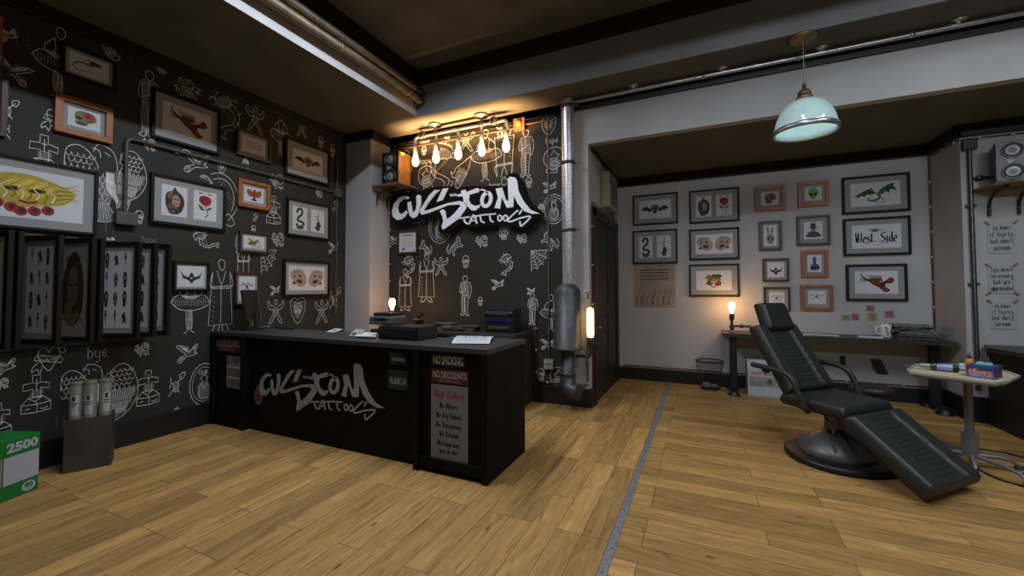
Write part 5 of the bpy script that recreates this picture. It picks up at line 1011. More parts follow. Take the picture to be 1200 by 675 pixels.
g = G(); g.box(-4.85, -4.28, 5.06, 5.5, 3.265, 3.295, SHW, .006); part('board', g, T)
for y in (5.2, 5.44): g = G(); bracket(g, -4.862, y, 3.265, 1, 0, .4); part('bracket', g, T)
speaker(turn((-4.53, 5.13, 3.297), 0), .34, .52, .3, 'black loudspeaker with orange wooden sides on the shelf by the column', mat('orange_veneer', (.32, .14, .04), .35, 0, .2, 12))
T = thing('wall_shelf', 'wooden shelf on black brackets on the right wall, holding a loudspeaker', 'shelf', (3.4, 6.6, 2.75))
g = G(); g.prism([(3.0, 6.855), (3.02, 6.5), (3.12, 6.36), (4.0, 6.36), (4.0, 6.855)], (0, 0, 2.765), (1, 0, 0), (0, 1, 0), (0, 0, 1), .03, SHW); part('board', g, T)
for x in (3.13, 3.38, 3.8): g = G(); bracket(g, x, 6.838, 2.765, 0, -1, .34, .3); part('bracket', g, T)
speaker(turn((3.165, 6.47, 2.797), -17), .26, .45, .3, 'dark brown loudspeaker on the shelf high on the right wall', mat('dark_veneer', (.05, .025, .015), .4, 0, .2, 12))
# conduit on the right wall
T = thing('conduit', 'dark vertical conduit with a box at its top on the right wall beside the notes', 'conduit', (2.96, 6.84, .7))
g = G(); g.tube([(2.97, 6.825, 3.3), (2.97, 6.825, .42), (2.955, 6.8, .4)], .022, DPIPE, 10); part('pipe', g, T)
g = G(); g.box(2.905, 3.03, 6.78, 6.855, 3.28, 3.4, mat('brown_grey_box', (.06, .05, .045), .5), .01); part('junction_box', g, T)
for z in (2.6, 1.65): g = G(); g.box(2.925, 3.015, 6.815, 6.858, z-.015, z+.015, DPIPE, .003); part('clamp', g, T)
g = G(); g.tube([(2.97, 6.825, 2.93), (3.9, 6.825, 2.93)], .014, DPIPE, 8); g.lathe([(.014, -.03), (.03, -.025), (.03, .025), (.014, .03)], (3.05, 6.825, 2.93), DPIPE, 12, 'x'); part('side_pipe', g, T)
# handwritten notes
NT = mat('lined_note_paper', (.36, .37, .4), .8, 0, .08, 10)
def note(px0, py0, px1, py1, lines, label, taped):
    a, b = ony(px0, py0, 6.85), ony(px1, py1, 6.85); T = thing('paper_note', label, 'note', ((a.x+b.x)/2, 6.855, b.z)); g = G(); g.box(a.x, b.x, 6.852, 6.855, b.z, a.z, NT)
    h = a.z-b.z; p = Paint(g, (a.x, 6.852, b.z), (h, 0, 0), (0, 0, h), step=.00005, base=.0003); ar = (b.x-a.x)/h
    for k, t in enumerate(lines): p.script(t, ar/2, .84-.22*k, .17, .018, '15151c', wid=ar*(.8 if len(t) > 7 else .6), jit=.35)
    part('sheet', g, T); TP = mat('yellow_tape', (.17, .14, .08), .5)
    for x, z in ((a.x, a.z), (b.x, a.z), (a.x, b.z), (b.x, b.z))[:4 if taped else 2]:
        g = G(); s = .03; g.T = Matrix.Translation((x, 6.851, z)) @ Matrix.Rotation(math.radians(45 if (x-a.x)*(z-b.z) < 1e-6 and not (x == a.x and z == b.z) and not (x == b.x and z == a.z) else -45), 4, 'Y'); g.box(-s, s, -.001, .001, -.011, .011, TP); part('tape', g, T)
note(1157, 262, 1191.5, 296.5, ['we know', 'it hurts', 'but don\'t', 'scream'], 'topmost of the three handwritten notes on the right wall', False)
note(1157.5, 311, 1191.5, 344, ["Tips aren't", 'necessary', 'but are', 'appreciated'], 'middle handwritten note about tips, taped at four corners on the right wall', True)
note(1159.5, 353.5, 1191.5, 386, ['we know', 'it hurts', 'but don\'t', 'scream'], 'lowest of the three handwritten notes on the right wall', False)
# air conditioner over the door
T = thing('air_conditioner', 'old beige air conditioner box with grille above the alcove door', 'air conditioner', (XA, 6.65, 2.85)); AC = mat('old_beige_plastic', (.25, .24, .16), .5, 0, .15, 8)
g = G(); g.box(XA+.004, XA+.13, 6.3, 7.0, 2.86, 3.42, AC, .015); part('casing', g, T)
g = G()
for k in range(12): g.box(XA+.13, XA+.142, 6.4, 6.9, 2.93+k*.034, 2.945+k*.034, mat('beige_slat', (.16, .15, .1), .5), .002)
part('grille', g, T)
g = G(); g.tube([(XA+.06, 6.8, 2.87), (XA+.08, 6.84, 2.78), (XA+.08, 6.92, 2.78), (XA+.04, 6.96, 2.88)], .01, BLACK, 8); part('cable', g, T)
# ------------------------------------------------------------------ tattoo chair
ch = (1.098, 4.867); th = -.776
CM = Matrix(((math.cos(th), -math.sin(th), 0, ch[0]), (math.sin(th), math.cos(th), 0, ch[1]), (0, 0, 1, 0), (0, 0, 0, 1)))   # local x = towards the foot end
T = thing('tattoo_chair', 'reclined black leather tattoo chair with armrests and round pedestal on the wood floor', 'chair', (ch[0], ch[1], 0))
g = G(); g.T = CM; g.lathe([(0, 0), (.4, 0), (.425, .012), (.425, .045), (.4, .06), (0, .06)], (.05, 0, 0), BLACK, 44); part('base_disc', g, T)
g = G(); g.T = CM; g.lathe([(.3, .06), (.305, .085), (.285, .12), (.235, .17), (.17, .225), (.12, .25), (.095, .27), (0, .27)], (.03, 0, 0), GREYM, 36); part('base_cover', g, T)
g = G(); g.T = CM; g.box(-.03, .09, -.07, .07, .28, .46, GREYM, .015); g.box(-.2, .26, -.17, .17, .42, .475, BLACK, .015); part('column', g, T)
g = G(); g.T = CM; g.tube([(.06, -.2, .44), (.2, -.3, .34)], .009, DPIPE, 8); g.lathe([(.016, 0), (.016, .05), (0, .055)], (.2, -.3, .3), BLACK, 10); part('lever', g, T)
def cr3(cp, n=5):
    cp = [Vector(q) for q in cp]; c2 = [cp[0]]
    for i in range(len(cp)-1):
        a0, a1, a2, a3 = cp[max(i-1, 0)], cp[i], cp[i+1], cp[min(i+2, len(cp)-1)]
        for j in range(1, n+1): t = j/n; c2.append(.5*((2*a1)+(a2-a0)*t+(2*a0-5*a1+4*a2-a3)*t*t+(3*a1-a0-3*a2+a3)*t**3))
    return c2
def cushion(p0, p1, w0, w1, th_, ribs=True, m=LEA, nx=130, ny=64, drop=0):
    """padded slab from p0 to p1 in the (along, height) plane; top surface faces up/forward"""
    a = Vector((p0[0], 0, p0[1])); b = Vector((p1[0], 0, p1[1])); d = b-a; L = d.length; d.normalize(); n = Vector((-d.z, 0, d.x))
    if n.z < 0: n = -n
    g = G(); g.T = CM; vs = []; R_ = .045
    def edge(x, Lx):
        e = min(x, Lx-x)
        return 1 if e > R_ else math.sqrt(max(0, 1-(1-e/R_)**2))
    for i in range(nx+1):
        s = i/nx; s = .5-.5*math.cos(math.pi*s) if not ribs else s
        # finer near the ends
        for j in range(ny+1):
            t = j/ny; W = (w0+(w1-w0)*s); y = -W+2*W*t; e = edge(s*L, L)**.8*edge(t*2*W, 2*W)**.8; q = abs(y)/W; h = th_*(.35+.65*e)
            if ribs:
                mk = max(0, min(1, (.5-q)/.09)); mk = mk*mk*(3-2*mk)*max(0, min(1, (s-.06)/.05, (.96-s)/.05)); rb = max(0, min(1, (.38-q)/.05))
                h -= mk*.011+rb*mk*.008*max(0, math.sin(s*L*2*math.pi/.042))**5
                h -= .004*max(0, 1-abs(q-.65)/.03)
                if q > .5: h += .008*e
            vs.append(a+d*(s*L)+Vector((0, y, 0))+n*h)
    top = len(vs)
    for i in range(nx+1):
        s = i/nx
        for j in range(ny+1): t = j/ny; W = (w0+(w1-w0)*s); k = .93; vs.append(a+d*(L*(.5+(s-.5)*.97))+Vector((0, (-W+2*W*t)*k, 0)))
    fs = []; M_ = ny+1
    for i in range(nx):
        for j in range(ny): q = i*M_+j; fs.append((q, q+1, q+M_+1, q+M_)); q += top; fs.append((q, q+M_, q+M_+1, q+1))
    for i in range(nx): fs.append((i*M_, (i+1)*M_, top+(i+1)*M_, top+i*M_)); fs.append((i*M_+ny, top+i*M_+ny, top+(i+1)*M_+ny, (i+1)*M_+ny))
    for j in range(ny): fs.append((j, top+j, top+j+1, j+1)); q = nx*M_+j; fs.append((q, q+1, top+q+1, top+q))
    g.add(vs, fs, m, True); return g
part('seat', cushion((-.27, .475), (.31, .465), .33, .345, .115, False), T)
part('backrest', cushion((-.24, .55), (-.63, 1.17), .33, .31, .115), T)
part('headrest', cushion((-.55, 1.13), (-.665, 1.42), .205, .18, .12, False, LEA2), T)
part('legrest', cushion((.27, .44), (.82, .035), .36, .35, .125), T)
g = G(); g.T = CM; g.tube([(-.1, 0, .47), (-.3, 0, .5), (-.42, 0, .72)], .03, BLACK, 8); part('back_support', g, T)
for s in (-1, 1):
    g = G(); g.T = CM; pts = [(-.49, .42*s, .82), (-.3, .42*s, .815), (-.16, .42*s, .80), (-.085, .42*s, .755), (-.035, .42*s, .66), (.02, .41*s, .52), (.03, .37*s, .475)]
    g.tube(cr3(pts), .026, LEA, 10); part('armrest', g, T)
    g = G(); g.T = CM; g.lathe([(.035, 0), (.035, .05), (.025, .06), (0, .06)], (-.36, .36*s, .79), BLACK, 14, (Vector((1, 0, 0)), Vector((0, 0, 1)), Vector((0, s, 0)))); part('arm_pivot', g, T)
# ------------------------------------------------------------------ alcove desk and its things
DK = mat('dark_desk_top', (.03, .027, .025), .4, 0, .25, 8); ZD = .93
T = thing('desk', 'long dark desk with two black pillar legs along the alcove wall', 'desk', (1.6, 7.3, 0))
g = G(); g.prism([(.27, 6.98), (2.72, 6.98), (2.86, 6.95), (2.865, 7.56), (.27, 7.56)], (0, 0, ZD-.05), (1, 0, 0), (0, 1, 0), (0, 0, 1), .05, DK); part('desktop', g, T)
for x in (.41, 2.76):
    yl = 7.12 if x < 1 else 7.3; g = G(); g.box(x-.05, x+.05, yl-.05, yl+.05, .06, ZD-.05, BLACK, .01); g.box(x-.035, x+.035, 7.07, 7.48, .05, .1, BLACK, .008); part('leg', g, T)
    for y in (7.07, 7.48): g = G(); g.lathe([(.085, 0), (.085, .02), (.06, .035), (.055, .07), (0, .075)], (x, y, 0), BLACK, 18); part('foot', g, T)
pipe_lamp(.41, 7.28, ZD+.002, 'warm pipe lamp with glowing bulb at the left end of the alcove desk', .26, 70)
def dsheet(nm, pts, t, m, label, cat, z=ZD+.002):
    return solo(nm, sheet(pts, z, t, m), label, cat)
def wsheet(nm, x, y, w, d, rot, t, m, label, cat, z=ZD+.002):
    g = G(); g.T = turn((x, y, z), rot); g.box(-w/2, w/2, -d/2, d/2, 0, t, m, .0008); return solo(nm, g, label, cat)
wsheet('paper_sheet', 1.33, 7.24, .3, .21, 12, .003, WHITE, 'left white paper sheet lying on the alcove desk behind the chair', 'paper')
wsheet('paper_sheet', 1.58, 7.2, .3, .21, -10, .003, WHITE, 'middle white paper sheet lying on the alcove desk', 'paper', ZD+.006)
wsheet('notebook', 2.07, 7.17, .26, .18, -14, .012, WHITE, 'thin white notebook in front of the mug on the desk', 'notebook')
wsheet('leaflet', 2.12, 7.34, .28, .12, -4, .004, mat('dull_red_leaflet', (.14, .03, .03), .6), 'dull red leaflet behind the white notebook on the desk', 'leaflet')
mc = onz(1040, 397.3, ZD); mx, my = 2.19, 7.3
mx = ony(1040, 390, my-.05).x
T = thing('mug', 'white mug with a golden figure printed on it, on the alcove desk', 'mug', (mx, my, ZD+.002)); MUG = mat('white_ceramic', (.62, .64, .68), .25, 0, .02, 5)
g = G(); g.lathe([(0, 0), (.058, 0), (.062, .008), (.062, .17), (.058, .174), (.054, .17), (.054, .012), (0, .012)], (mx, my, ZD+.002), MUG, 28); part('cup', g, T)
g = G(); g.tube([(mx-.058, my-.01, ZD+.145), (mx-.09, my-.015, ZD+.15), (mx-.118, my-.02, ZD+.12), (mx-.115, my-.02, ZD+.07), (mx-.085, my-.015, ZD+.04), (mx-.058, my-.01, ZD+.045)], .01, MUG, 8, fillet=.03); part('handle', g, T)
g = G(); GO = mat('gold_print', (.34, .2, .05), .4)
for (cy_, rz, ra) in ((.05, .035, .5), (.1, .028, .38), (.138, .016, .28)):
    vs = [];  
    for i in range(14):
        t = 2*math.pi*i/14; an = -math.pi/2-.28+ra*math.cos(t); vs.append((mx+.0628*math.cos(an), my+.0628*math.sin(an), ZD+.002+cy_+rz*math.sin(t)))
    g.add(vs, [tuple(range(14))], GO)
part('print', g, T, 'golden figure print')
nx_ = 2.56
for k in range(6):
    R = random.Random(40+k); g = G(); g.T = turn((nx_+R.uniform(-.04, .04), 7.3+R.uniform(-.02, .02), ZD+.002+k*.031), R.uniform(-9, 9))
    vs = []; fs = []; W_, D_, t_ = .19, .14, .028
    n_ = 12
    for i in range(n_+1):
        x = -W_+2*W_*i/n_
        for y, z in ((-D_, 0), (-D_-.006*math.sin(i*1.7+k), t_*.5), (-D_+.004, t_-.003*abs(math.sin(i*1.3+k))), (D_, t_-.002*abs(math.cos(i+k))), (D_, 0)): vs.append((x+.01*math.sin(y*40+k), y, z))
    for i in range(n_):
        for j in range(5): a = i*5+j; b = i*5+(j+1) % 5; fs.append((a, b, b+5, a+5))
    fs += [(0, 1, 2, 3, 4), tuple(range(n_*5, n_*5+5))]
    g.add(vs, fs, mat('newspaper_%d' % (k % 3), ((.1, .1, .1), (.07, .07, .07), (.14, .14, .135))[k % 3], .85, 0, .5, 30)); solo('newspaper', g, 'folded grey newspaper %s of the stack on the alcove desk' % ['at the bottom', 'second from the bottom', 'third from the bottom', 'third from the top', 'second from the top', 'on top'][k], 'newspaper', 'newspaper stack on the desk')
# small tin bits in front of the newspapers
for k, (x, y) in enumerate(((2.4, 7.12), (2.47, 7.1), (2.36, 7.1))):
    g = G(); g.box(x-.018, x+.018, y-.01, y+.01, ZD+.002, ZD+.012, mat('dull_gold_bits', (.2, .15, .07), .4, .6), .003); solo('metal_clip', g, ['tiny dull gold clip on the desk, leftmost but one before the newspapers', 'tiny dull gold clip furthest right, before the newspapers on the desk', 'tiny dull gold clip furthest left, before the newspapers on the desk'][k], 'clip', 'gold clips on the desk')
# sticky notes
SP_ = mat('pink_sticky', (.36, .12, .2), .8); SY = mat('yellow_sticky', (.3, .3, .12), .8)
for (x0, y0, x1, y1, m, lb, r) in ((986, 368.5, 997, 376, SY, 'left yellow sticky note under the West Side frame column', 4), (998, 367.5, 1007, 375.5, SP_, 'pink sticky note touching the left yellow one', -6), (1015, 358, 1025, 365, SP_, 'topmost pink sticky note above the right yellow one', 3), (1016.5, 366.5, 1028, 376.5, SY, 'right yellow sticky note above the mug', -3), (1036.5, 364, 1048, 372.5, SP_, 'pink sticky note furthest right, above the newspapers', -8)):
    a, b = ony(x0, y0, YA-.003), ony(x1, y1, YA-.003); c = (a+b)/2; g = G(); g.T = Matrix.Translation(c) @ Matrix.Rotation(math.radians(r), 4, 'Y'); w_, h_ = (b.x-a.x)/2, (a.z-b.z)/2
    g.box(-w_, w_, -.0005, .001, -h_, h_, m); p = Paint(g, c+Vector((-w_, -.0006, -h_)), (2*w_, 0, 0), (0, 0, 2*h_), step=.00003, base=.0004); g.T = None
    for k in range(3): p.line([(.15, .75-.22*k), (.4, .8-.22*k), (.6, .7-.22*k), (.85, .77-.22*k)], .07, '3a2a30', smooth=True)
    solo('sticky_note', g, lb, 'sticky note', 'sticky notes above the desk')
# dark panels under the desk
for (x0, y0, x1, y1, sk, lb, nm) in ((984, 416.5, 991, 428, 0, 'small dark socket plate on the alcove wall under the desk', 'socket_plate'), (1019, 420.5, 1033, 438.5, .08, 'slanted dark vent plate on the alcove wall under the desk', 'vent_plate')):
    a, b = ony(x0, y0, YA-.01), ony(x1, y1, YA-.01); g = G(); g.prism([(a.x, a.z), (b.x, a.z), (b.x+sk, b.z), (a.x+sk, b.z)], (0, YA-.001, 0), (1, 0, 0), (0, 0, 1), (0, -1, 0), .012, mat('dark_plate', (.02, .02, .02), .6)); 
    for k in range(3): z = b.z+(a.z-b.z)*(.25+.25*k); g.box(a.x+.02, b.x-.01, YA-.016, YA-.013, z-.006, z+.006, BLK)
    solo(nm, g, lb, 'wall plate')
# wire waste basket
bx, by = .085, 7.33
T = thing('waste_basket', 'round wire mesh waste basket standing left of the alcove desk', 'waste basket', (bx, by, 0)); r0, r1, hb = .13, .2, .44
g = G(); N = 30
for k in range(N):
    for s in (1, -1):
        pts = []
        for i in range(7): t = i/6; a = 2*math.pi*(k+s*t*4)/N; r = r0+(r1-r0)*t**.8; pts.append((bx+r*math.cos(a), by+r*math.sin(a), .01+hb*t))
        g.tube(pts, .0016, DPIPE, 4, cap=False)
part('mesh', g, T)
g = G(); g.tube([(bx+r1*math.cos(2*math.pi*i/30), by+r1*math.sin(2*math.pi*i/30), hb+.01) for i in range(30)], .011, BLACK, 8, closed=True); part('rim', g, T)
g = G(); g.lathe([(0, 0), (r0, 0), (r0+.006, .01), (r0, .02)], (bx, by, 0), DPIPE, 24); part('base', g, T)
R = random.Random(9)
def crumple(x, y, z, r, label):
    bm = bmesh.new(); bmesh.ops.create_icosphere(bm, subdivisions=3, radius=r)
    for v in bm.verts: v.co *= 1+R.uniform(-.22, .12); v.co.z *= .7
    bm.verts.index_update(); g = G(); g.T = Matrix.Translation((x, y, z+r*.72)); g.add([v.co.copy() for v in bm.verts], [[v.index for v in f.verts] for f in bm.faces], mat('crumpled_grey_paper', (.2, .2, .22), .8)); bm.free(); solo('crumpled_paper', g, label, 'paper', 'crumpled paper in the basket')
crumple(bx-.045, by-.02, .015, .068, 'left crumpled grey paper ball inside the wire basket'); crumple(bx+.065, by+.02, .015, .05, 'right smaller crumpled paper ball inside the wire basket')
# white carton under the desk
T = thing('carton', 'white cardboard carton with orange print standing under the desk behind the chair', 'box', (.8, 7.25, 0)); x0, x1, y0, y1, hz = .6, 1.08, 7.14, 7.5, .4
g = G(); g.box(x0, x1, y0, y1, 0, hz, mat('white_carton', (.42, .44, .5), .7, 0, .06, 5), .004); 
p = Paint(g, (x0, y0-.0005, 0), (hz, 0, 0), (0, 0, hz), step=.00005, base=.0003); a = (x1-x0)/hz
p.poly([(.04, .36), (a-.04, .36), (a-.04, .72), (.04, .72)], '8f8c8e'); p.poly([(.06, .66), (a*.5, .66), (a*.5, .72), (.06, .72)], 'b08a70'); p.blob([(a*.5, .5), (a*.56, .66), (a*.66, .6), (a*.62, .44)], '4a5a5a'); p.text('SOFT BOX', a*.4, .84, .1, 'a04a26', wid=a*.62, bold=.03)
for k in range(3): p.line([(.1, .5-.05*k), (a*.4, .5-.05*k)], .015, '5a5a60')
part('body', g, T)
g = G(); g.add([(x0, y0, hz+.001), (x1, y0, hz+.001), (x1, y0+.12, hz+.14), (x0, y0+.12, hz+.14)], [(0, 1, 2, 3)], mat('white_carton', ()), ) if False else None
g = G(); g.prism([(y0, hz), (y0+.16, hz+.12), (y0+.3, hz+.12), (y1, hz)], (x0, 0, .001), (0, 1, 0), (0, 0, 1), (1, 0, 0), x1-x0, mat('white_carton', (.42, .44, .5))); g.box(x0-.0015, x1+.001, y0+.17, y0+.29, hz+.116, hz+.1225, col('b5542c')); part('gable_top', g, T)
# stool behind the chair
sx_, sy_ = 1.72, 5.95
T = thing('stool', 'round dark cushioned stool partly hidden behind the tattoo chair seat', 'stool', (sx_, sy_, 0))
g = G(); g.lathe([(0, .1), (.15, .098), (.19, .08), (.2, .05), (.19, .015), (.15, 0), (0, 0)], (sx_, sy_, .41), LEA, 30); part('seat', g, T)
g = G(); g.tube([(sx_, sy_, .08), (sx_, sy_, .41)], .028, BLACK, 12); part('post', g, T)
for k in range(5):
    a = 2*math.pi*k/5+.3; g = G(); g.tube([(sx_, sy_, .1), (sx_+.22*math.cos(a), sy_+.22*math.sin(a), .06)], .016, BLACK, 8); l_ = part('leg', g, T)
    g = G(); g.lathe([(0, -.012), (.026, -.012), (.028, 0), (.026, .012), (0, .012)], (sx_+.22*math.cos(a), sy_+.22*math.sin(a), .029), BLACK, 14, 'x'); part('wheel', g, l_)
# ------------------------------------------------------------------ tray trolley
TX, TY, TZ = 2.16, 5.12, .82
TG = mat('grey_trolley_enamel', (.19, .2, .22), .4, .4, .1, 10)
T = thing('tray_trolley', 'grey wheeled tray trolley with a pale top standing beside the tattoo chair', 'trolley', (TX, TY, 0))
out = [onz(x, y, TZ+.02) for x, y in ((1062.5, 433), (1071, 428), (1110, 426.6), (1180, 435), (1196, 440.5), (1182, 447), (1167, 449), (1066, 436.5))]
g = G(); cen = sum(out, Vector())/8; b_ = [cen+(p_-cen)*.93 for p_ in out]; n = 8
def z_(P_, z): return [Vector((q.x, q.y, z)) for q in P_]
A_, B_, C_ = z_(out, TZ+.026), z_(out, TZ+.008), z_(b_, TZ-.016)
g.add(A_+B_+C_, [(i, (i+1) % n, n+(i+1) % n, n+i) for i in range(n)]+[(n+i, n+(i+1) % n, 2*n+(i+1) % n, 2*n+i) for i in range(n)]+[tuple(range(2*n, 3*n))[::-1]], mat('tray_rim_white', (.34, .35, .35), .4))
I_ = [cen+(p_-cen)*.955 for p_ in out]; g.add(A_+z_(I_, TZ+.026)+z_(I_, TZ+.014), [(i, (i+1) % n, n+(i+1) % n, n+i) for i in range(n)]+[(n+i, n+(i+1) % n, 2*n+(i+1) % n, 2*n+i) for i in range(n)], mat('tray_rim_white', (.34, .35, .35)))
g.add(z_(I_, TZ+.014), [tuple(range(n))], mat('cream_tray_liner', (.5, .42, .27), .6, 0, .1, 14)); part('tray', g, T)
g = G(); g.tube([(TX, TY, .1), (TX, TY, TZ-.015)], .03, TG, 14); g.tube([(TX, TY, .1), (TX, TY, .3)], .055, TG, 16); g.tube([(TX, TY, TZ-.05), (TX, TY, TZ-.012)], .06, TG, 14); part('post', g, T)
for wx, wy in ((2.33, 4.72), (2.46, 5.1), (2.05, 5.48), (1.86, 5.2), (2.08, 4.86)):
    g = G(); d = Vector((wx-TX, wy-TY, 0)); u_ = d.normalized(); g.tube([(TX, TY, .11), (TX+d.x*.6, TY+d.y*.6, .115), (TX+d.x*.85, TY+d.y*.85, .1), (wx, wy, .065)], [.02, .018, .016, .013], TG, 8); l_ = part('leg', g, T)
    g = G(); ax = (Vector((0, 0, 1)), u_, Vector((-u_.y, u_.x, 0))); g.lathe([(0, -.016), (.02, -.016), (.034, -.014), (.036, 0), (.034, .014), (.02, .016), (0, .016)], (wx, wy, .037), mat('rubber_tyre', (.012, .012, .013), .6), 18, ax)
    for s in (-1, 1): g.lathe([(0, 0), (.019, 0), (.019, .003*s)], (wx-u_.y*.0165*s, wy+u_.x*.0165*s, .037), TG, 14, ax)
    part('wheel', g, l_)
zt_ = TZ+.0155
# tattoo machine lying on the tray
def on(x, y, z=zt_): return onz(x, y, z)
P0, P1 = on(1072, 431.5), on(1124, 437)
T = thing('tattoo_machine', 'pen tattoo machine with silver and pale blue grip lying on the tray', 'tattoo machine', tuple(P0)); dd = (P1-P0).normalized(); L_ = (P1-P0).length
def seg(t0, t1, r0, r1, m, nm):
    g = G(); a = P0+dd*L_*t0+Vector((0, 0, .036)); b = P0+dd*L_*t1+Vector((0, 0, .036)); r0 *= 1.22; r1 *= 1.22; g.tube([a, a+(b-a)*.1, b-(b-a)*.1, b], [r0*.8, r0, r1, r1*.8], m, 16); part(nm, g, T)
seg(0, .12, .006, .01, STEEL, 'needle_tip'); seg(.12, .4, .017, .019, mat('silver_grip', (.32, .33, .36), .4, .6), 'grip'); seg(.38, .52, .03, .028, DPIPE, 'coil'); seg(.5, .88, .026, .028, mat('pale_blue_metal', (.25, .32, .55), .4, .3), 'motor_body'); seg(.88, 1, .027, .024, BLACK, 'end_cap')
g = G(); a = P1+Vector((0, 0, .03)); e_ = on(1136, 438); g.tube([a, a+Vector((.04, -.02, -.005)), e_+Vector((0, 0, .008))], .005, BLACK, 6, fillet=.02); part('cable', g, T)
g = G(); q0 = on(1065, 435); g.tube([q0+Vector((.0, .03, .03)), q0+Vector((-.02, .05, .045)), P0+Vector((0, 0, .03))], .004, STEEL, 6); part('tube_loop', g, T)
# glove box
T = thing('glove_box', 'blue and purple box lettered Gloves in red, standing on the tray', 'box', tuple(on(1155, 445)))
a, b = on(1132.5, 441), on(1166, 445.3); e = (b-a); W_ = e.length; e.normalize(); nrm = Vector((-e.y, e.x, 0)); m_ = Matrix(((e.x, nrm.x, 0, a.x), (e.y, nrm.y, 0, a.y), (0, 0, 1, zt_+.001), (0, 0, 0, 1))); dp, hg = .2, .104
BXM = mat('glove_box_blue', (.045, .045, .15), .5, 0, .25, 20)
g = G(); g.T = m_; g.box(0, W_, 0, dp, 0, hg, BXM, .002); part('carton', g, T)
g = G(); p = Paint(g, m_ @ Vector((0, -.0005, 0)), e*hg, (0, 0, hg), step=.00004, base=.0003); a_ = W_/hg
p.poly([(0, .0), (a_, 0), (a_, .2), (0, .12)], '4a6ca0'); p.poly([(.0, .84), (a_*.5, .8), (a_, .86), (a_, .95), (0, .95)], '24407c'); p.text('Gloves', a_*.5, .44, .5, 'd6c8cc', wid=a_*.86, bold=.07); p.text('Gloves', a_*.5, .44, .5, 'a81a2c', wid=a_*.84, bold=.02); p.line([(.1, .72), (a_*.5, .74)], .06, '8a3048'); part('lettering', g, T)
g = G(); p = Paint(g, m_ @ Vector((W_+.0005, 0, 0)), nrm*hg, (0, 0, hg), step=.00004, base=.0003); p.text('Gloves', dp/hg*.5, .45, .3, '7a2438', wid=dp/hg*.6, bold=.03); p.poly([(.1, .12), (dp/hg-.1, .12), (dp/hg-.1, .2), (.1, .2)], '2a4a80'); part('lettering', g, T)
g = G(); g.T = m_; g.lathe([(0, .0035), (.5, .0035), (.52, 0)], (0, 0, 0), BXM) if False else None; vs = [(W_*.5+W_*.3*math.cos(t), dp*.5+dp*.26*math.sin(t), hg+.001) for t in [2*math.pi*i/18 for i in range(18)]]; g.add(vs, [tuple(range(18))], mat('glove_opening', (.08, .3, .4), .6)); R = random.Random(2)
for k in range(5): cx_ = W_*(.32+.09*k); g.add([(cx_-.02, dp*.42, hg+.0015), (cx_+.025, dp*.45, hg+.0015), (cx_+.015, dp*.6, hg+.016), (cx_-.015, dp*.56, hg+.012)], [(0, 1, 2, 3)], mat('blue_glove', (.1, .36, .46), .5))
part('opening', g, T)
# ink bottles
def ink(px, py, m, label, s=1):
    c = on(px, py); T = thing('ink_bottle', label, 'ink bottle', tuple(c), 'ink bottles on the tray'); g = G(); g.lathe([(0, 0), (.026*s, 0), (.028*s, .006), (.028*s, .07*s), (.02*s, .085*s), (.012*s, .09*s), (0, .09*s)], c, m, 18); part('body', g, T)
    g = G(); g.lathe([(.014*s, 0), (.014*s, .018*s), (.007*s, .025*s), (.003*s, .05*s), (0, .05*s)], c+Vector((0, 0, .088*s)), BLACK, 12); part('cap', g, T)
ink(1136.5, 432.5, mat('orange_ink', (.6, .22, .03), .35), 'orange ink bottle with black cap behind the glove box', 1.15)
ink(1127.5, 434.2, mat('white_ink', (.42, .5, .56), .35), 'pale blue ink bottle left of the orange one', .8)
ink(1149, 434.5, mat('cyan_ink', (.24, .36, .42), .35), 'pale cyan ink bottle right of the orange one', 1)
ink(1159, 435.8, mat('grey_ink', (.2, .28, .33), .35), 'grey blue ink bottle furthest right behind the glove box', 1)
# ------------------------------------------------------------------ right desk, floor cables
T = thing('desk', 'dark desk unit with rounded top cut off by the right edge of the photo', 'desk', (3.4, 6.4, 0)); ZR = .93
q1 = onz(1160, 408, ZR); q2 = onz(1200, 409.8, ZR)
x0 = 3.02; g = G(); g.prism([(3.03, 6.82), (2.92, 6.5), (2.99, 5.92), (3.06, 5.86), (4.2, 5.86), (4.2, 6.82)], (0, 0, ZR-.045), (1, 0, 0), (0, 1, 0), (0, 0, 1), .045, DK); part('desktop', g, T)
g = G(); g.box(3.04, 4.15, 6.08, 6.79, .0, ZR-.046, BLK, .006); part('body', g, T)
g = G(); g.box(3.05, 3.09, 5.9, 5.98, 0, ZR-.046, BLACK, .006); part('leg', g, T)
T = thing('floor_cable', 'loose black cable looping over the floor beside the trolley wheels', 'cable', (2.6, 5.2, 0))
g = G(); cp = [onz(x, y, .008) for x, y in ((1199, 536), (1180, 531), (1162, 528), (1147, 526.5), (1138, 531), (1138, 538), (1145, 548), (1158, 556), (1175, 563), (1200, 569.5))]
c2 = [cp[0]]
for i in range(len(cp)-1):
    a0, a1, a2, a3 = cp[max(i-1, 0)], cp[i], cp[i+1], cp[min(i+2, len(cp)-1)]
    for j in range(1, 6): t = j/5; c2.append(.5*((2*a1)+(a2-a0)*t+(2*a0-5*a1+4*a2-a3)*t*t+(3*a1-a0-3*a2+a3)*t**3))
g.tube([c2[0]+Vector((.5, .12, 0))]+c2+[c2[-1]+Vector((.6, .2, 0))], .008, BLACK, 8); part('cord', g, T)
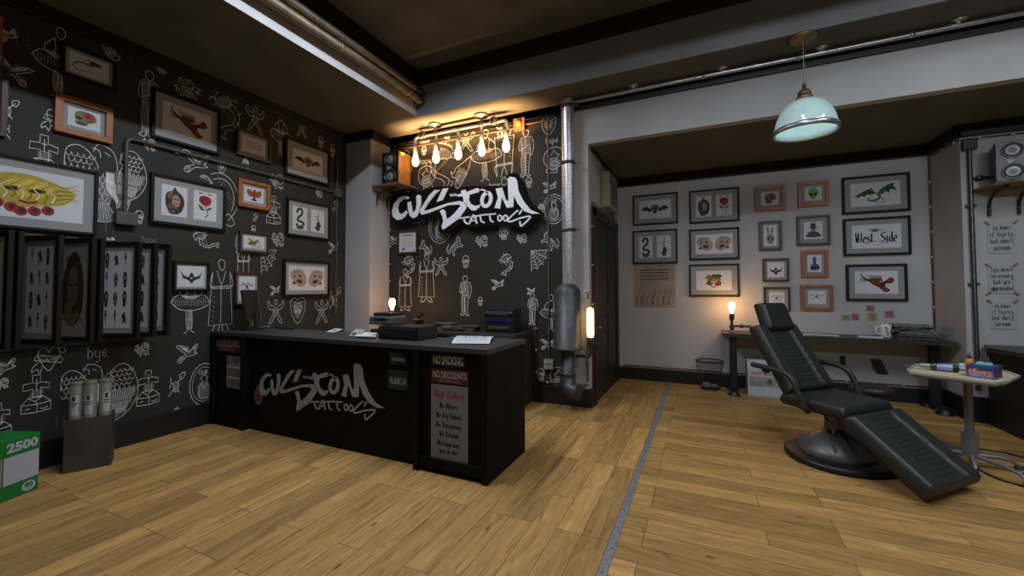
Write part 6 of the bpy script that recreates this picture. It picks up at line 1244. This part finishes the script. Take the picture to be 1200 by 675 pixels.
# ------------------------------------------------------------------ poster tube bin
c = onz(73, 556, 0); d_ = onz(130, 545, 0); e = (d_-c); W_ = e.length; e.normalize(); nrm = Vector((-e.y, e.x, 0))
m_ = Matrix(((e.x, nrm.x, 0, c.x), (e.y, nrm.y, 0, c.y), (0, 0, 1, 0), (0, 0, 0, 1)))
OL = mat('olive_sheet_metal', (.05, .045, .034), .55, .2, .3, 6, .1)
T = thing('poster_bin', 'olive grey metal bin against the left wall holding three poster tubes', 'bin', tuple(m_ @ Vector((W_/2, .1, 0))))
for nm, b in (('front_panel', (0, W_, 0, .008)), ('back_panel', (0, W_, .2, .208))): g = G(); g.T = m_; g.box(b[0], b[1], b[2], b[3], 0, .46, OL, .002); part(nm, g, T)
for x in (0, W_-.008): g = G(); g.T = m_; g.box(x, x+.008, .008, .2, 0, .46, OL); part('side_panel', g, T)
g = G(); g.T = m_; g.box(.008, W_-.008, .008, .2, 0, .008, OL); part('bottom', g, T)
TB = mat('olive_card_tube', (.11, .105, .07), .6, 0, .2, 10)
for k, (x, y, ttl, lb) in enumerate(((.06, .075, 0, 'olive cardboard poster tube, leftmost in the metal bin'), (.152, .065, 0, 'olive cardboard poster tube, middle one in the metal bin'), (.243, .085, .3, 'olive cardboard poster tube, rightmost in the metal bin'))):
    T = thing('poster_tube', lb, 'poster tube', tuple(m_ @ Vector((x, y, .01))), 'poster tubes in the bin'); M2 = m_ @ Matrix.Translation((x, y, .014)) @ Matrix.Rotation(math.radians(ttl), 4, 'Y')
    g = G(); g.T = M2; r = .044; g.lathe([(r, 0), (r, .76), (r-.004, .76), (r-.004, .1), (0, .1)], (0, 0, 0), TB, 24); part('tube', g, T)
    g = G(); g.T = M2; g.lathe([(r+.0015, .74), (r+.0015, .765), (r-.003, .768), (0, .755)], (0, 0, 0), mat('tube_end_cap', (.14, .13, .09), .5), 24); part('end_cap', g, T)
    g = G(); g.T = M2; n_ = 8; vs = []
    for i in range(n_+1): a = -math.pi/2+(-.75+1.2*i/n_)+(.5 if k == 2 else 0); vs += [((r+.001)*math.cos(a), (r+.001)*math.sin(a), .47), ((r+.001)*math.cos(a), (r+.001)*math.sin(a), .65)]
    g.add(vs, [(2*i, 2*i+2, 2*i+3, 2*i+1) for i in range(n_)], mat('white_label', (.36, .38, .42), .7))
    for (za, zb2, i0, i1) in ((.6, .64, 2, 5), (.575, .585, 1, 7), (.555, .563, 1, 6)):
        vs = []
        for i in range(i0, i1+1): a = -math.pi/2+(-.75+1.2*i/n_)+(.5 if k == 2 else 0); vs += [((r+.0016)*math.cos(a), (r+.0016)*math.sin(a), za), ((r+.0016)*math.cos(a), (r+.0016)*math.sin(a), zb2)]
        g.add(vs, [(2*i, 2*i+2, 2*i+3, 2*i+1) for i in range(i1-i0)], col('1a1a1c'))
    part('label', g, T)
# ------------------------------------------------------------------ green carton of copy paper
a = onz(45.5, 572, 0); b = onz(0, 590.5, 0); e = (a-b).normalized(); W_, dp, hg = .46, .32, .455; nrm = Vector((-e.y, e.x, 0)); o_ = a-e*W_
m_ = Matrix(((e.x, nrm.x, 0, o_.x), (e.y, nrm.y, 0, o_.y), (0, 0, 1, 0), (0, 0, 0, 1)))
GR = mat('green_carton', (.005, .15, .02), .55, 0, .12, 10)
T = thing('paper_carton', 'green and white carton printed 2500, cut off at the lower left of the photo', 'box', tuple(m_ @ Vector((W_/2, dp/2, 0))))
g = G(); g.T = m_; g.box(.003, W_-.003, .003, dp-.003, 0, hg-.1, GR, .003); part('body', g, T)
g = G(); g.T = m_; g.box(0, W_, 0, dp, hg-.13, hg, GR, .004); g.lathe([(0, 0), (.07, 0), (.07, .0015), (0, .0015)], (W_*.55, dp*.55, hg), mat('dark_green_cutout', (.003, .06, .01), .6), 20); part('lid', g, T)
g = G(); p = Paint(g, m_ @ Vector((0, .0025, 0)), e*hg, (0, 0, hg), step=.00005, base=.0006); a_ = W_/hg
WC = mat('carton_white', (.36, .37, .42), .7, 0, .05, 5); p.poly([(.0, .26), (a_*.48, .26), (a_*.48, .72), (0, .72)], col('8a7074')); p.poly([(a_*.5, .25), (a_-.01, .25), (a_-.01, .72), (a_*.5, .72)], WC); p.ell(a_-.15, .12, .1, .085, WC, 0, 24); p.text('80', a_-.15, .14, .07, GR, wid=.12, bold=.05); p.text('g/m2', a_-.15, .075, .03, GR, wid=.1, bold=.02); part('print', g, T)
g = G(); p = Paint(g, m_ @ Vector((0, -.0005, 0)), e*hg, (0, 0, hg), step=.00005, base=.0005); p.text('2500', a_*.745, .86, .14, WC, wid=.44*a_, bold=.05); part('lettering', g, T)
